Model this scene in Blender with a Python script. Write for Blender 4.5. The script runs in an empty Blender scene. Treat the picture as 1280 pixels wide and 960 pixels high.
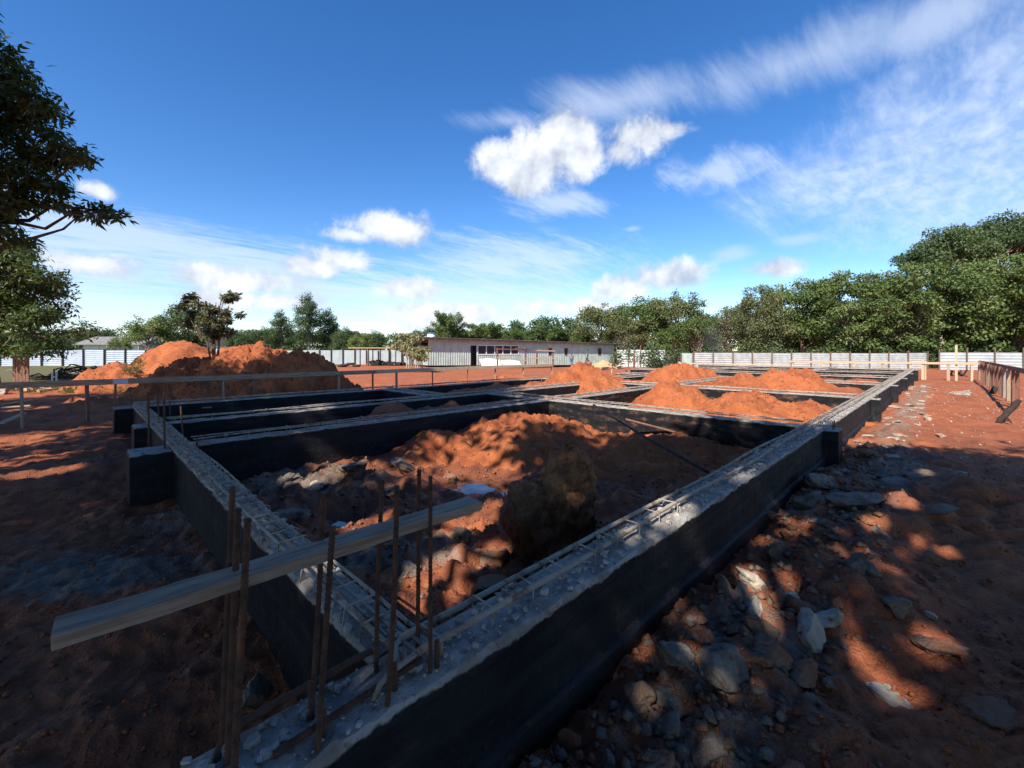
import bpy, bmesh, math, random
import numpy as np
from mathutils import Vector, Matrix

# ------------------------------------------------------------------ camera, world, sun, exposure
scene = bpy.context.scene
C = scene.collection
S2 = math.sqrt(0.5)
CAM_Z, F, HOR = 1.8, 540.0, 438.0

cam_d = bpy.data.cameras.new('camera'); cam = bpy.data.objects.new('camera', cam_d); C.objects.link(cam)
cam.location = (0, 0, CAM_Z); cam.rotation_euler = (math.radians(90), 0, math.radians(-45))
cam_d.sensor_width = 36; cam_d.lens = 36 * F / 1280; cam_d.shift_y = -(480 - HOR) / 1280
cam_d.clip_start = 0.05; cam_d.clip_end = 6000
scene.camera = cam

SUN_EL = math.radians(43)
TS = Vector((-0.48, -0.877))                       # horizontal direction to the sun: (right, forward)
TS.normalize()
SUNX, SUNY = S2 * (TS.x + TS.y), S2 * (TS.y - TS.x)
to_sun = Vector((SUNX * math.cos(SUN_EL), SUNY * math.cos(SUN_EL), math.sin(SUN_EL)))
sd = bpy.data.lights.new('sun', 'SUN'); sun = bpy.data.objects.new('sun', sd); C.objects.link(sun)
sd.energy = 5.0; sd.angle = math.radians(0.53); sd.color = (1.0, 0.93, 0.82)
sun.rotation_euler = (-to_sun).to_track_quat('-Z', 'Y').to_euler()
sun.location = to_sun * 60

scene.view_settings.view_transform = 'Standard'
scene.view_settings.look = 'None'
scene.view_settings.exposure = 0.74
scene.view_settings.gamma = 1.0
scene.view_settings.use_curve_mapping = False
scene.cycles.max_bounces = 5; scene.cycles.diffuse_bounces = 3
scene.cycles.transparent_max_bounces = 8

def latd(x, y):
    return S2 * (x - y), S2 * (x + y)
def W(lat, d, z=0.0):
    return Vector((S2 * (lat + d), S2 * (d - lat), z))
def P(px, py, z=0.0):                             # the point at height z that the photograph shows at px, py
    d = (CAM_Z - z) * F / (py - HOR)
    return W((px - 640) / F * d, d, z)
def PD(px, py, d):                                # the point at distance d
    return W((px - 640) / F * d, d, CAM_Z - (py - HOR) / F * d)

# --- expression nodes
class E:
    def __init__(s, nt, sock): s.nt = nt; s.k = sock
    def _op(s, op, *a):
        n = s.nt.nodes.new('ShaderNodeMath'); n.operation = op
        for i, v in enumerate((s,) + a):
            if isinstance(v, E): s.nt.links.new(v.k, n.inputs[i])
            else: n.inputs[i].default_value = v
        return E(s.nt, n.outputs[0])
    def __add__(s, o): return s._op('ADD', o)
    __radd__ = __add__
    def __sub__(s, o): return s._op('SUBTRACT', o)
    def __rsub__(s, o): return (s * -1.0) + o
    def __mul__(s, o): return s._op('MULTIPLY', o)
    __rmul__ = __mul__
    def __truediv__(s, o): return s._op('DIVIDE', o)
    def max(s, o): return s._op('MAXIMUM', o)
    def min(s, o): return s._op('MINIMUM', o)
    def sqrt(s): return s._op('SQRT')
    def clamp(s): return s.max(0.0).min(1.0)
    def step(s, a, b):
        n = s.nt.nodes.new('ShaderNodeMapRange'); n.interpolation_type = 'SMOOTHSTEP'
        s.nt.links.new(s.k, n.inputs[0]); n.inputs[1].default_value = a; n.inputs[2].default_value = b
        return E(s.nt, n.outputs[0])

def noise_node(nt, vec, scale, detail=4, rough=0.55, dist=0.0):
    n = nt.nodes.new('ShaderNodeTexNoise'); n.inputs['Scale'].default_value = scale
    n.inputs['Detail'].default_value = detail; n.inputs['Roughness'].default_value = rough
    n.inputs['Distortion'].default_value = dist
    if vec is not None: nt.links.new(vec, n.inputs['Vector'])
    return E(nt, n.outputs[0])
def mapping(nt, vec, loc=(0, 0, 0), rot=(0, 0, 0), sc=(1, 1, 1)):
    n = nt.nodes.new('ShaderNodeMapping'); nt.links.new(vec, n.inputs[0])
    n.inputs[1].default_value = loc; n.inputs[2].default_value = rot; n.inputs[3].default_value = sc
    return n.outputs[0]
def mixc(nt, fac, a, b):
    n = nt.nodes.new('ShaderNodeMix'); n.data_type = 'RGBA'
    for sk, v in ((n.inputs[0], fac), (n.inputs[6], a), (n.inputs[7], b)):
        if isinstance(v, E): nt.links.new(v.k, sk)
        elif hasattr(v, 'is_linked'): nt.links.new(v, sk)
        elif isinstance(v, (int, float)): sk.default_value = v
        else: sk.default_value = (*v, 1)
    return n.outputs[2]

# --- sky with clouds (all by direction)
world = bpy.data.worlds.new('World'); scene.world = world; world.use_nodes = True
def build_sky():
    nt = world.node_tree; nt.nodes.clear()
    out = nt.nodes.new('ShaderNodeOutputWorld'); bg = nt.nodes.new('ShaderNodeBackground')
    nt.links.new(bg.outputs[0], out.inputs[0]); bg.inputs[1].default_value = 0.10
    sky = nt.nodes.new('ShaderNodeTexSky'); sky.sky_type = 'NISHITA'; sky.sun_disc = False
    sky.sun_elevation = SUN_EL; sky.sun_rotation = math.atan2(SUNX, SUNY)
    sky.air_density = 1.0; sky.dust_density = 0.3; sky.ozone_density = 2.2; sky.altitude = 1000
    hs = nt.nodes.new('ShaderNodeHueSaturation'); hs.inputs['Saturation'].default_value = 1.31; hs.inputs['Value'].default_value = 1.26; hs.inputs['Hue'].default_value = 0.507
    nt.links.new(sky.outputs[0], hs.inputs['Color'])
    tc = nt.nodes.new('ShaderNodeTexCoord'); gen = tc.outputs['Generated']
    sp = nt.nodes.new('ShaderNodeSeparateXYZ'); nt.links.new(gen, sp.inputs[0])
    x, y, z = (E(nt, sp.outputs[i]) for i in range(3))
    lat = (x - y) * S2; dep = (x + y) * S2
    az = lat._op('ARCTAN2', dep); el = z._op('ARCSINE')
    def ae(px, py):
        a = math.atan((px - 640) / F); return a, math.atan((HOR - py) / F * math.cos(a))
    cae = nt.nodes.new('ShaderNodeCombineXYZ'); nt.links.new(az.k, cae.inputs[0]); nt.links.new(el.k, cae.inputs[1])
    def field(blobs):
        q = None
        for (px, py, rx, ry) in blobs:
            a, e = ae(px, py); a2, _ = ae(px + rx, py); _, e2 = ae(px, py - ry); sx, sy = 1 / (a2 - a), 1 / (e2 - e)
            mp = mapping(nt, cae.outputs[0], loc=(-a * sx, -e * sy, 0), sc=(sx, sy, 0))
            ln = nt.nodes.new('ShaderNodeVectorMath'); ln.operation = 'LENGTH'; nt.links.new(mp, ln.inputs[0]); t = E(nt, ln.outputs['Value'])
            q = t if q is None else q.min(t)
        return (1.0 - q).max(-1.0)
    cum = [(632, 205, 46, 34), (672, 192, 48, 40), (706, 170, 44, 34), (735, 198, 38, 30), (655, 225, 40, 22), (800, 172, 52, 26), (775, 190, 34, 26), (835, 165, 30, 14),
           (478, 284, 62, 22), (440, 294, 36, 12), (515, 292, 30, 20), (430, 326, 46, 20), (395, 334, 46, 14), (312, 352, 66, 20), (270, 345, 44, 14), (122, 238, 26, 12),
           (505, 360, 44, 15), (520, 392, 62, 15), (592, 393, 26, 14), (830, 346, 66, 19), (780, 360, 44, 18), (715, 384, 66, 13), (968, 336, 44, 14),
           (330, 378, 90, 16), (110, 330, 60, 14), (540, 405, 60, 12)]
    dim = [(1000, 299, 42, 10), (915, 317, 36, 13), (790, 286, 18, 6), (150, 345, 70, 14), (60, 318, 60, 20), (690, 355, 40, 10), (400, 365, 60, 14)]
    n1 = noise_node(nt, gen, 9.0, 7, 0.64, 0.2)
    n1b = noise_node(nt, mapping(nt, gen, loc=(-0.01, -0.01, 0.035)), 9.0, 3, 0.6)
    puff = (n1 - 0.5) * 2.5
    mc = field(cum); dens = (mc * 0.95 + puff + 0.20).step(-0.02, 0.72)
    md = field(dim); dimd = (md + (n1 - 0.5) * 1.6).step(0.0, 0.9) * 0.45
    shade = ((n1 - n1b) * 3.2 + mc * 0.35 + 0.52).clamp()          # sunlit tops against greyer bases
    # high thin cloud, laid out on a plane high above
    zz = z.max(0.0) + 0.10
    cx = x / zz; cy = y / zz
    cb = nt.nodes.new('ShaderNodeCombineXYZ'); nt.links.new(cx.k, cb.inputs[0]); nt.links.new(cy.k, cb.inputs[1])
    pl = cb.outputs[0]
    st = mapping(nt, pl, rot=(0, 0, math.radians(-12)), sc=(0.55, 2.3, 1))
    s1 = noise_node(nt, st, 1.7, 7, 0.68, 0.5)
    s2 = noise_node(nt, mapping(nt, pl, rot=(0, 0, math.radians(35)), sc=(4.0, 9.0, 1)), 1.5, 3, 0.65, 0.3)     # mackerel ripples
    patch = field([(1190, 195, 330, 120), (1330, 150, 300, 210), (1080, 225, 220, 60)])
    streak = field([(1000, 75, 330, 60), (1180, 20, 260, 55), (780, 125, 190, 42), (640, 150, 80, 20)])
    low = field([(130, 300, 250, 60), (260, 330, 280, 50), (640, 330, 170, 45), (560, 370, 330, 45), (890, 215, 110, 30), (700, 255, 80, 24), (60, 380, 300, 70)])
    rip = (s2 - 0.36) * 2.0
    ci = ((patch + (s1 - 0.5) * 1.7).step(-0.30, 0.65) * (rip.clamp() * 0.65 + 0.35)).max((streak + (s1 - 0.5) * 2.2).step(0.0, 1.2) * 0.60)
    ci = ci.max((low + (s1 - 0.5) * 2.0 + (s2 - 0.5) * 0.8).step(-0.05, 0.95) * 0.70)
    away = (dep * -1.0).step(-0.25, 0.35)         # the sky goes on behind the camera with the same thin cloud
    ci = ci.max(s1.step(0.50, 0.75) * 0.6 * away)
    hz = el.step(0.20, 0.0) * 0.12
    c1 = mixc(nt, hz, hs.outputs[0], (5.2, 6.6, 8.4))
    c2 = mixc(nt, ci * 0.85, c1, (5.3, 6.0, 7.1))
    c3 = mixc(nt, dimd, c2, (4.6, 5.3, 6.4))
    cc = mixc(nt, shade, (3.2, 3.6, 4.3), (6.5, 6.7, 7.0))
    c4 = mixc(nt, dens * 0.92, c3, cc)
    nt.links.new(c4, bg.inputs[0])
build_sky()
world.cycles.sampling_method = 'NONE'

# ------------------------------------------------------------------ helpers
rng = np.random.default_rng(7); random.seed(7)

def tag(o, label=None, cat=None, group=None, kind=None):
    if label: o['label'] = label
    if cat: o['category'] = cat
    if group: o['group'] = group
    if kind: o['kind'] = kind
    return o
def link(o, parent=None):
    C.objects.link(o)
    if parent: o.parent = parent
    return o
def thing(name, label, cat, loc=(0, 0, 0), rz=0.0, group=None):
    o = bpy.data.objects.new(name, None); C.objects.link(o); o.location = loc; o.rotation_euler = (0, 0, rz)
    o.empty_display_size = 0.2
    return tag(o, label, cat, group)
def np_mesh(name, verts, faces, mat, smooth=False, attrs=None):
    me = bpy.data.meshes.new(name)
    v = np.asarray(verts, dtype=np.float32); f = np.asarray(faces, dtype=np.int32)
    n = f.shape[1]
    me.vertices.add(len(v)); me.vertices.foreach_set('co', v.ravel())
    me.loops.add(f.size); me.loops.foreach_set('vertex_index', f.ravel())
    me.polygons.add(len(f)); me.polygons.foreach_set('loop_start', np.arange(0, f.size, n, dtype=np.int32))
    if smooth: me.polygons.foreach_set('use_smooth', np.ones(len(f), dtype=bool))
    me.update(calc_edges=True)
    for k, a in (attrs or {}).items():
        at = me.attributes.new(k, 'FLOAT', 'POINT'); at.data.foreach_set('value', np.asarray(a, dtype=np.float32))
    if mat: me.materials.append(mat)
    return me
def ob(name, me, parent=None, loc=None, rot=None):
    o = bpy.data.objects.new(name, me); link(o, parent)
    if loc is not None: o.location = loc
    if rot is not None: o.rotation_euler = rot
    return o

class MB:                                          # collects shapes for ONE mesh
    def __init__(s): s.v = []; s.f = []
    def add(s, vs, fs):
        b = len(s.v); s.v += [tuple(p) for p in vs]; s.f += [tuple(i + b for i in q) for q in fs]; return s
    def box(s, c, size, rot=None, jit=0.0):
        hx, hy, hz = size[0] / 2, size[1] / 2, size[2] / 2
        vs = [Vector((i * hx, j * hy, k * hz)) + Vector((random.uniform(-jit, jit), random.uniform(-jit, jit), random.uniform(-jit, jit))) for k in (-1, 1) for j in (-1, 1) for i in (-1, 1)]
        if rot is not None: vs = [rot @ p for p in vs]
        vs = [p + Vector(c) for p in vs]
        return s.add(vs, [(0, 2, 3, 1), (4, 5, 7, 6), (0, 1, 5, 4), (2, 6, 7, 3), (0, 4, 6, 2), (1, 3, 7, 5)])
    def bar(s, a, b, w, h, up=(0, 0, 1)):          # a beam of rectangular section from a to b
        a, b = Vector(a), Vector(b); t = (b - a).normalized(); up = Vector(up)
        r = t.cross(up)
        if r.length < 1e-4: r = t.cross(Vector((1, 0, 0)))
        r.normalize(); u = r.cross(t).normalized()
        vs = [p + r * (i * w / 2) + u * (k * h / 2) for p in (a, b) for k in (-1, 1) for i in (-1, 1)]
        return s.add(vs, [(0, 1, 3, 2), (4, 6, 7, 5), (0, 4, 5, 1), (2, 3, 7, 6), (0, 2, 6, 4), (1, 5, 7, 3)])
    def tube(s, pts, rad, n=6, cap=True):
        pts = [Vector(p) for p in pts]; m = len(pts)
        if not hasattr(rad, '__len__'): rad = [rad] * m
        b = len(s.v); ref = Vector((0.31, 0.17, 0.93))
        for i, p in enumerate(pts):
            t = (pts[min(i + 1, m - 1)] - pts[max(i - 1, 0)]).normalized()
            r = t.cross(ref)
            if r.length < 0.05: r = t.cross(Vector((1, 0, 0)))
            r.normalize(); u = t.cross(r)
            for k in range(n):
                a = 2 * math.pi * k / n
                s.v.append(tuple(p + (r * math.cos(a) + u * math.sin(a)) * rad[i]))
        for i in range(m - 1):
            for k in range(n):
                k2 = (k + 1) % n
                s.f.append((b + i * n + k, b + i * n + k2, b + (i + 1) * n + k2, b + (i + 1) * n + k))
        if cap:
            s.f.append(tuple(b + k for k in range(n))[::-1]); s.f.append(tuple(b + (m - 1) * n + k for k in range(n)))
        return s
    def mesh(s, name, mat, smooth=False):
        me = bpy.data.meshes.new(name); me.from_pydata(s.v, [], s.f)
        if mat: me.materials.append(mat)
        if smooth: me.polygons.foreach_set('use_smooth', [True] * len(me.polygons))
        me.update(); return me
    def build(s, name, mat, parent=None, smooth=False, bevel=0.0):
        me = s.mesh(name, mat, smooth); o = ob(name, me, parent)
        if bevel:
            m = o.modifiers.new('bevel', 'BEVEL'); m.width = bevel; m.segments = 2; m.limit_method = 'ANGLE'
        return o

# --- numpy gradient noise
def _h(ix, iy, iz, seed):
    h = (ix.astype(np.int64) * 374761393 + iy.astype(np.int64) * 668265263 + iz.astype(np.int64) * 2147483647 + seed * 974634777) & 0xFFFFFFFF
    h = ((h ^ (h >> 13)) * 1274126177) & 0xFFFFFFFF
    h = ((h ^ (h >> 16)) * 2246822519) & 0xFFFFFFFF
    return (h ^ (h >> 15)) & 0xFFFF
def noise2(x, y, seed=0):
    x = np.asarray(x, dtype=np.float64); y = np.asarray(y, dtype=np.float64)
    ix, iy = np.floor(x), np.floor(y); fx, fy = x - ix, y - iy
    ux, uy = fx * fx * fx * (fx * (fx * 6 - 15) + 10), fy * fy * fy * (fy * (fy * 6 - 15) + 10)
    z0 = np.zeros_like(ix)
    def g(dx, dy):
        a = _h(ix + dx, iy + dy, z0, seed) * (2 * math.pi / 65536.0)
        return np.cos(a) * (fx - dx) + np.sin(a) * (fy - dy)
    a = g(0, 0) * (1 - ux) + g(1, 0) * ux; b = g(0, 1) * (1 - ux) + g(1, 1) * ux
    return (a * (1 - uy) + b * uy) * 1.5
def fbm(x, y, octv=4, seed=0, gain=0.5):
    t = 0; a = 1.0; f = 1.0
    for i in range(octv):
        t = t + a * noise2(x * f + 17.3 * i, y * f - 9.1 * i, seed + i); a *= gain; f *= 2.03
    return t
def noise3(p, seed=0):                             # value noise on points (n,3)
    i = np.floor(p); f = p - i; u = f * f * (3 - 2 * f); t = 0
    for dx in (0, 1):
        for dy in (0, 1):
            for dz in (0, 1):
                w = (u[:, 0] if dx else 1 - u[:, 0]) * (u[:, 1] if dy else 1 - u[:, 1]) * (u[:, 2] if dz else 1 - u[:, 2])
                t = t + w * (_h(i[:, 0] + dx, i[:, 1] + dy, i[:, 2] + dz, seed) / 32768.0 - 1.0)
    return t
def sstep(x, a, b):
    t = np.clip((x - a) / (b - a), 0, 1); return t * t * (3 - 2 * t)

# ------------------------------------------------------------------ materials
def new_mat(name):
    m = bpy.data.materials.new(name); m.use_nodes = True; nt = m.node_tree
    b = nt.nodes['Principled BSDF']
    return m, nt, b
def set_in(nt, sock, v):
    if isinstance(v, E): nt.links.new(v.k, sock)
    elif hasattr(v, 'is_linked'): nt.links.new(v, sock)
    elif isinstance(v, (int, float)): sock.default_value = v
    else: sock.default_value = (*v, 1)
def bump(nt, b, h, strength=0.5, dist=0.02):
    n = nt.nodes.new('ShaderNodeBump'); n.inputs['Strength'].default_value = strength; n.inputs['Distance'].default_value = dist
    nt.links.new(h.k, n.inputs['Height']); nt.links.new(n.outputs[0], b.inputs['Normal'])
def pos(nt):
    return nt.nodes.new('ShaderNodeNewGeometry').outputs['Position']
def ocoord(nt):
    return nt.nodes.new('ShaderNodeTexCoord').outputs['Object']
def attr(nt, name):
    n = nt.nodes.new('ShaderNodeAttribute'); n.attribute_name = name; return E(nt, n.outputs['Fac'])

def mat_soil(name, c1, c2, c3, grey=True):
    m, nt, b = new_mat(name); p = pos(nt)
    n1 = noise_node(nt, p, 0.9, 5, 0.6); n2 = noise_node(nt, p, 7.0, 6, 0.65); n3 = noise_node(nt, p, 45.0, 4, 0.6)
    nm = noise_node(nt, p, 2.6, 5, 0.7)
    col = mixc(nt, (n1 * 0.5 + nm * 0.5).step(0.42, 0.60), c1, c2)
    col = mixc(nt, n2.step(0.50, 0.72) * 0.65, col, c3)
    col = mixc(nt, n3.step(0.56, 0.72) * 0.35, col, (0.50, 0.27, 0.14))
    if grey:
        gr = attr(nt, 'grey'); damp_shade = attr(nt, 'damp_shade')
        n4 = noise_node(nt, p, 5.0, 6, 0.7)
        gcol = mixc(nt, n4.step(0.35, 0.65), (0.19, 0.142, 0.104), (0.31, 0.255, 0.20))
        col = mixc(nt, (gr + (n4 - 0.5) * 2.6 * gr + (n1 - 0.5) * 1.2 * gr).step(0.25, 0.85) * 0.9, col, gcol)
        col = mixc(nt, damp_shade * 0.65, col, (0.055, 0.026, 0.016))  # damp earth, with some shade darkening put into the soil colour as well
        set_in(nt, b.inputs['Roughness'], 0.95 - damp_shade * 0.45)
        grass = attr(nt, 'grass')
        col = mixc(nt, (grass + (n2 - 0.5) * 1.4 * grass).step(0.3, 0.6), col, (0.13, 0.115, 0.045))
    else:
        b.inputs['Roughness'].default_value = 0.95
    b.inputs['Specular IOR Level'].default_value = 0.25
    nt.links.new(col, b.inputs['Base Color'])
    bump(nt, b, n2 * 0.5 + n3 * 0.5, 1.0, 0.06)
    return m
M = {}
M['soil'] = mat_soil('red_soil', (0.385, 0.118, 0.049), (0.275, 0.078, 0.035), (0.45, 0.178, 0.088))
M['mound'] = mat_soil('heaped_soil', (0.40, 0.120, 0.044), (0.29, 0.080, 0.031), (0.47, 0.180, 0.080), False)

def simple(name, col, rough=0.8, col2=None, scale=6.0, bstr=0.3, bdist=0.01, metal=0.0, obj=True, spec=0.4, lo=0.4, hi=0.65, sc=(1, 1, 1)):
    m, nt, b = new_mat(name); p = ocoord(nt) if obj else pos(nt)
    if sc != (1, 1, 1): p = mapping(nt, p, sc=sc)
    n1 = noise_node(nt, p, scale, 6, 0.65)
    set_in(nt, b.inputs['Base Color'], mixc(nt, n1.step(lo, hi), col, col2) if col2 else col)
    b.inputs['Roughness'].default_value = rough; b.inputs['Metallic'].default_value = metal
    b.inputs['Specular IOR Level'].default_value = spec
    if bstr: bump(nt, b, noise_node(nt, p, scale * 4, 5, 0.65), bstr, bdist)
    return m
M['concrete'] = simple('concrete', (0.46, 0.44, 0.41), 0.9, (0.30, 0.285, 0.265), 9, 0.7, 0.015, obj=False)
M['rock_grey'] = simple('grey_rock', (0.235, 0.190, 0.148), 0.95, (0.120, 0.085, 0.062), 6, 0.9, 0.04, obj=False)
M['rock_red'] = simple('red_rock', (0.26, 0.105, 0.052), 0.95, (0.20, 0.145, 0.105), 5, 0.9, 0.04, obj=False)
M['rock_pale'] = simple('pale_rock', (0.42, 0.36, 0.285), 0.95, (0.24, 0.17, 0.12), 5, 0.8, 0.03, obj=False)
M['boulder'] = simple('earthy_boulder', (0.40, 0.195, 0.092), 0.95, (0.20, 0.095, 0.046), 11.0, 1.0, 0.06, obj=False)
M['steel_rust'] = simple('rusty_steel', (0.095, 0.045, 0.026), 0.8, (0.035, 0.024, 0.020), 22, 0.4, 0.002)
M['steel_cement'] = simple('cement_splashed_steel', (0.34, 0.295, 0.24), 0.85, (0.15, 0.095, 0.062), 9, 0.6, 0.004, obj=False, lo=0.48, hi=0.66)
M['timber'] = simple('weathered_timber', (0.33, 0.27, 0.205), 0.85, (0.19, 0.145, 0.105), 3, 0.4, 0.004, sc=(1.2, 14, 14))
M['timber_pale'] = simple('pale_timber', (0.56, 0.43, 0.29), 0.85, (0.40, 0.28, 0.17), 3, 0.3, 0.004, sc=(2, 10, 10))
M['timber_brown'] = simple('brown_timber', (0.22, 0.105, 0.065), 0.85, (0.13, 0.065, 0.045), 5, 0.4, 0.006, sc=(6, 6, 1.5))
M['timber_dark'] = simple('charred_timber', (0.045, 0.030, 0.026), 0.9, (0.025, 0.018, 0.016), 8, 0.6, 0.01)
M['zinc'] = simple('zinc_sheet', (0.52, 0.56, 0.54), 0.45, (0.40, 0.43, 0.42), 1.6, 0.0, metal=0.35, obj=False)
M['zinc_wall'] = simple('grey_zinc_wall', (0.46, 0.55, 0.50), 0.55, (0.37, 0.44, 0.40), 1.2, 0.0, metal=0.2, obj=False)
M['white_sheet'] = simple('white_sheet', (0.40, 0.44, 0.44), 0.5, (0.31, 0.35, 0.36), 1.0, 0.0, obj=False)
M['shade_sheet'] = simple('shade_tinted_sheet', (0.40, 0.45, 0.52), 0.5, (0.32, 0.36, 0.43), 1.0, 0.0, obj=False)  # white sheet with the bluish tone of shade put into its colour
M['roof'] = simple('fibre_roof', (0.22, 0.205, 0.185), 0.85, (0.15, 0.14, 0.13), 3, 0.2, 0.01, obj=False)
M['dark'] = simple('dark_interior', (0.03, 0.032, 0.035), 0.7, None, 1, 0)
M['white'] = simple('white_paint', (0.78, 0.78, 0.76), 0.6, (0.66, 0.65, 0.62), 4, 0.0)
M['blue'] = simple('blue_plastic', (0.05, 0.16, 0.45), 0.4, None, 1, 0)
M['pale_blue'] = simple('pale_blue_paper', (0.42, 0.54, 0.70), 0.7, (0.52, 0.60, 0.72), 6, 0)
M['brick'] = simple('fired_brick', (0.42, 0.15, 0.075), 0.9, (0.30, 0.10, 0.05), 8, 0.3, 0.01, obj=False)
M['sand'] = simple('building_sand', (0.50, 0.46, 0.40), 0.95, (0.40, 0.36, 0.30), 4, 0.4, 0.02, obj=False)
M['ochre'] = simple('ochre_sand', (0.52, 0.36, 0.19), 0.95, (0.42, 0.27, 0.13), 4, 0.4, 0.02, obj=False)
M['cloth_navy'] = simple('navy_cloth', (0.045, 0.060, 0.13), 0.9, None, 8, 0.2)
M['cloth_grey'] = simple('grey_cloth', (0.22, 0.22, 0.235), 0.9, None, 8, 0.2)
M['cloth_black'] = simple('black_cloth', (0.02, 0.02, 0.025), 0.9, None, 8, 0.2)
M['skin'] = simple('brown_skin', (0.16, 0.085, 0.052), 0.6, None, 8, 0.0)
M['bark'] = simple('bark', (0.17, 0.125, 0.09), 0.95, (0.10, 0.075, 0.055), 6, 0.7, 0.02, sc=(5, 5, 1))
M['bark_pale'] = simple('pale_bark', (0.34, 0.29, 0.23), 0.95, (0.22, 0.18, 0.14), 6, 0.5, 0.02, sc=(5, 5, 1))
M['dry_litter'] = simple('dry_leaf_litter', (0.36, 0.26, 0.14), 0.9, (0.22, 0.13, 0.07), 5, 0.0, obj=False)

def mat_beam(name, mud):                           # bitumen painted sides, bare concrete top, mud splashes
    m, nt, b = new_mat(name); g = nt.nodes.new('ShaderNodeNewGeometry'); p = g.outputs['Position']
    sp = nt.nodes.new('ShaderNodeSeparateXYZ'); nt.links.new(p, sp.inputs[0]); z = E(nt, sp.outputs[2])
    na = noise_node(nt, p, 6.0, 5, 0.6); nb = noise_node(nt, p, 30.0, 4, 0.6); nc = noise_node(nt, mapping(nt, p, sc=(1.3, 1.3, 5)), 1.6, 5, 0.6)
    conc = mixc(nt, na.step(0.38, 0.62), (0.39, 0.365, 0.33), (0.22, 0.20, 0.178))
    conc = mixc(nt, nb.step(0.54, 0.68) * 0.75, conc, (0.12, 0.10, 0.085))
    bit = mixc(nt, nc.step(0.35, 0.7), (0.0085, 0.0095, 0.012), (0.020, 0.021, 0.025))
    drip = noise_node(nt, mapping(nt, p, sc=(9, 9, .7)), 1.5, 4, 0.6)
    bit = mixc(nt, drip.step(0.58, 0.74) * 0.32, bit, (0.060, 0.052, 0.046))
    bit = mixc(nt, (nb - z * 0.25).step(0.53, 0.63) * 0.5, bit, (0.10, 0.055, 0.034))
    col = mixc(nt, ((nc - 0.5) * 1.4 + (na - 0.5) * 0.8 + (mud - 0.42)).step(0.0, 0.35) * 0.85, bit, (0.165, 0.085, 0.048))
    top = (z + (na - 0.5) * 0.075 + (nb - 0.5) * 0.02).step(0.560, 0.572)
    col = mixc(nt, top, col, conc)
    nt.links.new(col, b.inputs['Base Color'])
    set_in(nt, b.inputs['Roughness'], 0.62 + top * 0.3)
    b.inputs['Specular IOR Level'].default_value = 0.16
    nd = noise_node(nt, p, 90.0, 3, 0.6)
    board = (z * 31.0)._op('SINE')._op('ABSOLUTE')._op('POWER', 0.15)
    bump(nt, b, na * 0.3 + nb * 0.4 + nd * 0.3 * top + board * 0.25, 0.8, 0.022)
    return m
M['beam'] = mat_beam('bitumen_coated_beam', 0.20)
M['beam_mud'] = mat_beam('muddy_bitumen_coated_beam', 0.42)

def mat_leaf(name, cols, trans=0.30, rough=0.55):
    m, nt, b = new_mat(name)
    t = attr(nt, 'tint')
    cr = nt.nodes.new('ShaderNodeValToRGB'); nt.links.new(t.k, cr.inputs[0])
    els = cr.color_ramp.elements
    els[0].color = (*cols[0], 1); els[1].color = (*cols[-1], 1)
    for i, c in enumerate(cols[1:-1]):
        e = els.new((i + 1) / (len(cols) - 1)); e.color = (*c, 1)
    nt.links.new(cr.outputs[0], b.inputs['Base Color']); b.inputs['Roughness'].default_value = rough
    b.inputs['Specular IOR Level'].default_value = 0.3
    tr = nt.nodes.new('ShaderNodeBsdfTranslucent'); nt.links.new(mixc(nt, 0.5, cr.outputs[0], (0.16, 0.22, 0.02)), tr.inputs[0])
    mx = nt.nodes.new('ShaderNodeMixShader'); mx.inputs[0].default_value = trans
    nt.links.new(b.outputs[0], mx.inputs[1]); nt.links.new(tr.outputs[0], mx.inputs[2])
    nt.links.new(mx.outputs[0], nt.nodes['Material Output'].inputs[0])
    return m
M['leaf_near'] = mat_leaf('dark_glossy_leaf', [(0.040, 0.068, 0.022), (0.072, 0.108, 0.034), (0.120, 0.145, 0.055)], 0.32, 0.42)
M['leaf_green'] = mat_leaf('green_leaf', [(0.068, 0.112, 0.032), (0.118, 0.172, 0.050), (0.185, 0.225, 0.080)])
M['leaf_olive'] = mat_leaf('olive_leaf', [(0.085, 0.105, 0.040), (0.135, 0.155, 0.060), (0.20, 0.205, 0.095)])
M['leaf_bright'] = mat_leaf('yellow_green_leaf', [(0.10, 0.15, 0.03), (0.17, 0.21, 0.05), (0.25, 0.27, 0.09)])
M['leaf_dark'] = mat_leaf('dark_green_leaf', [(0.050, 0.085, 0.034), (0.080, 0.122, 0.048), (0.125, 0.155, 0.072)])
M['leaf_pale'] = mat_leaf('pale_yellowish_leaf', [(0.20, 0.20, 0.09), (0.30, 0.28, 0.14), (0.40, 0.36, 0.20)])
M['leaf_grey'] = mat_leaf('grey_brown_leaf', [(0.10, 0.105, 0.055), (0.16, 0.15, 0.085), (0.24, 0.21, 0.13)])
M['grass'] = mat_leaf('dry_grass', [(0.10, 0.11, 0.03), (0.17, 0.16, 0.06), (0.26, 0.22, 0.10)])

mw, ntw, bw = new_mat('puddle_water')
bw.inputs['Base Color'].default_value = (0.06, 0.035, 0.022, 1); bw.inputs['Roughness'].default_value = 0.03; bw.inputs['IOR'].default_value = 1.5
bw.inputs['Specular IOR Level'].default_value = 0.9
bump(ntw, bw, noise_node(ntw, pos(ntw), 9, 2, 0.5), 0.05, 0.004)
M['water'] = mw

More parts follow.
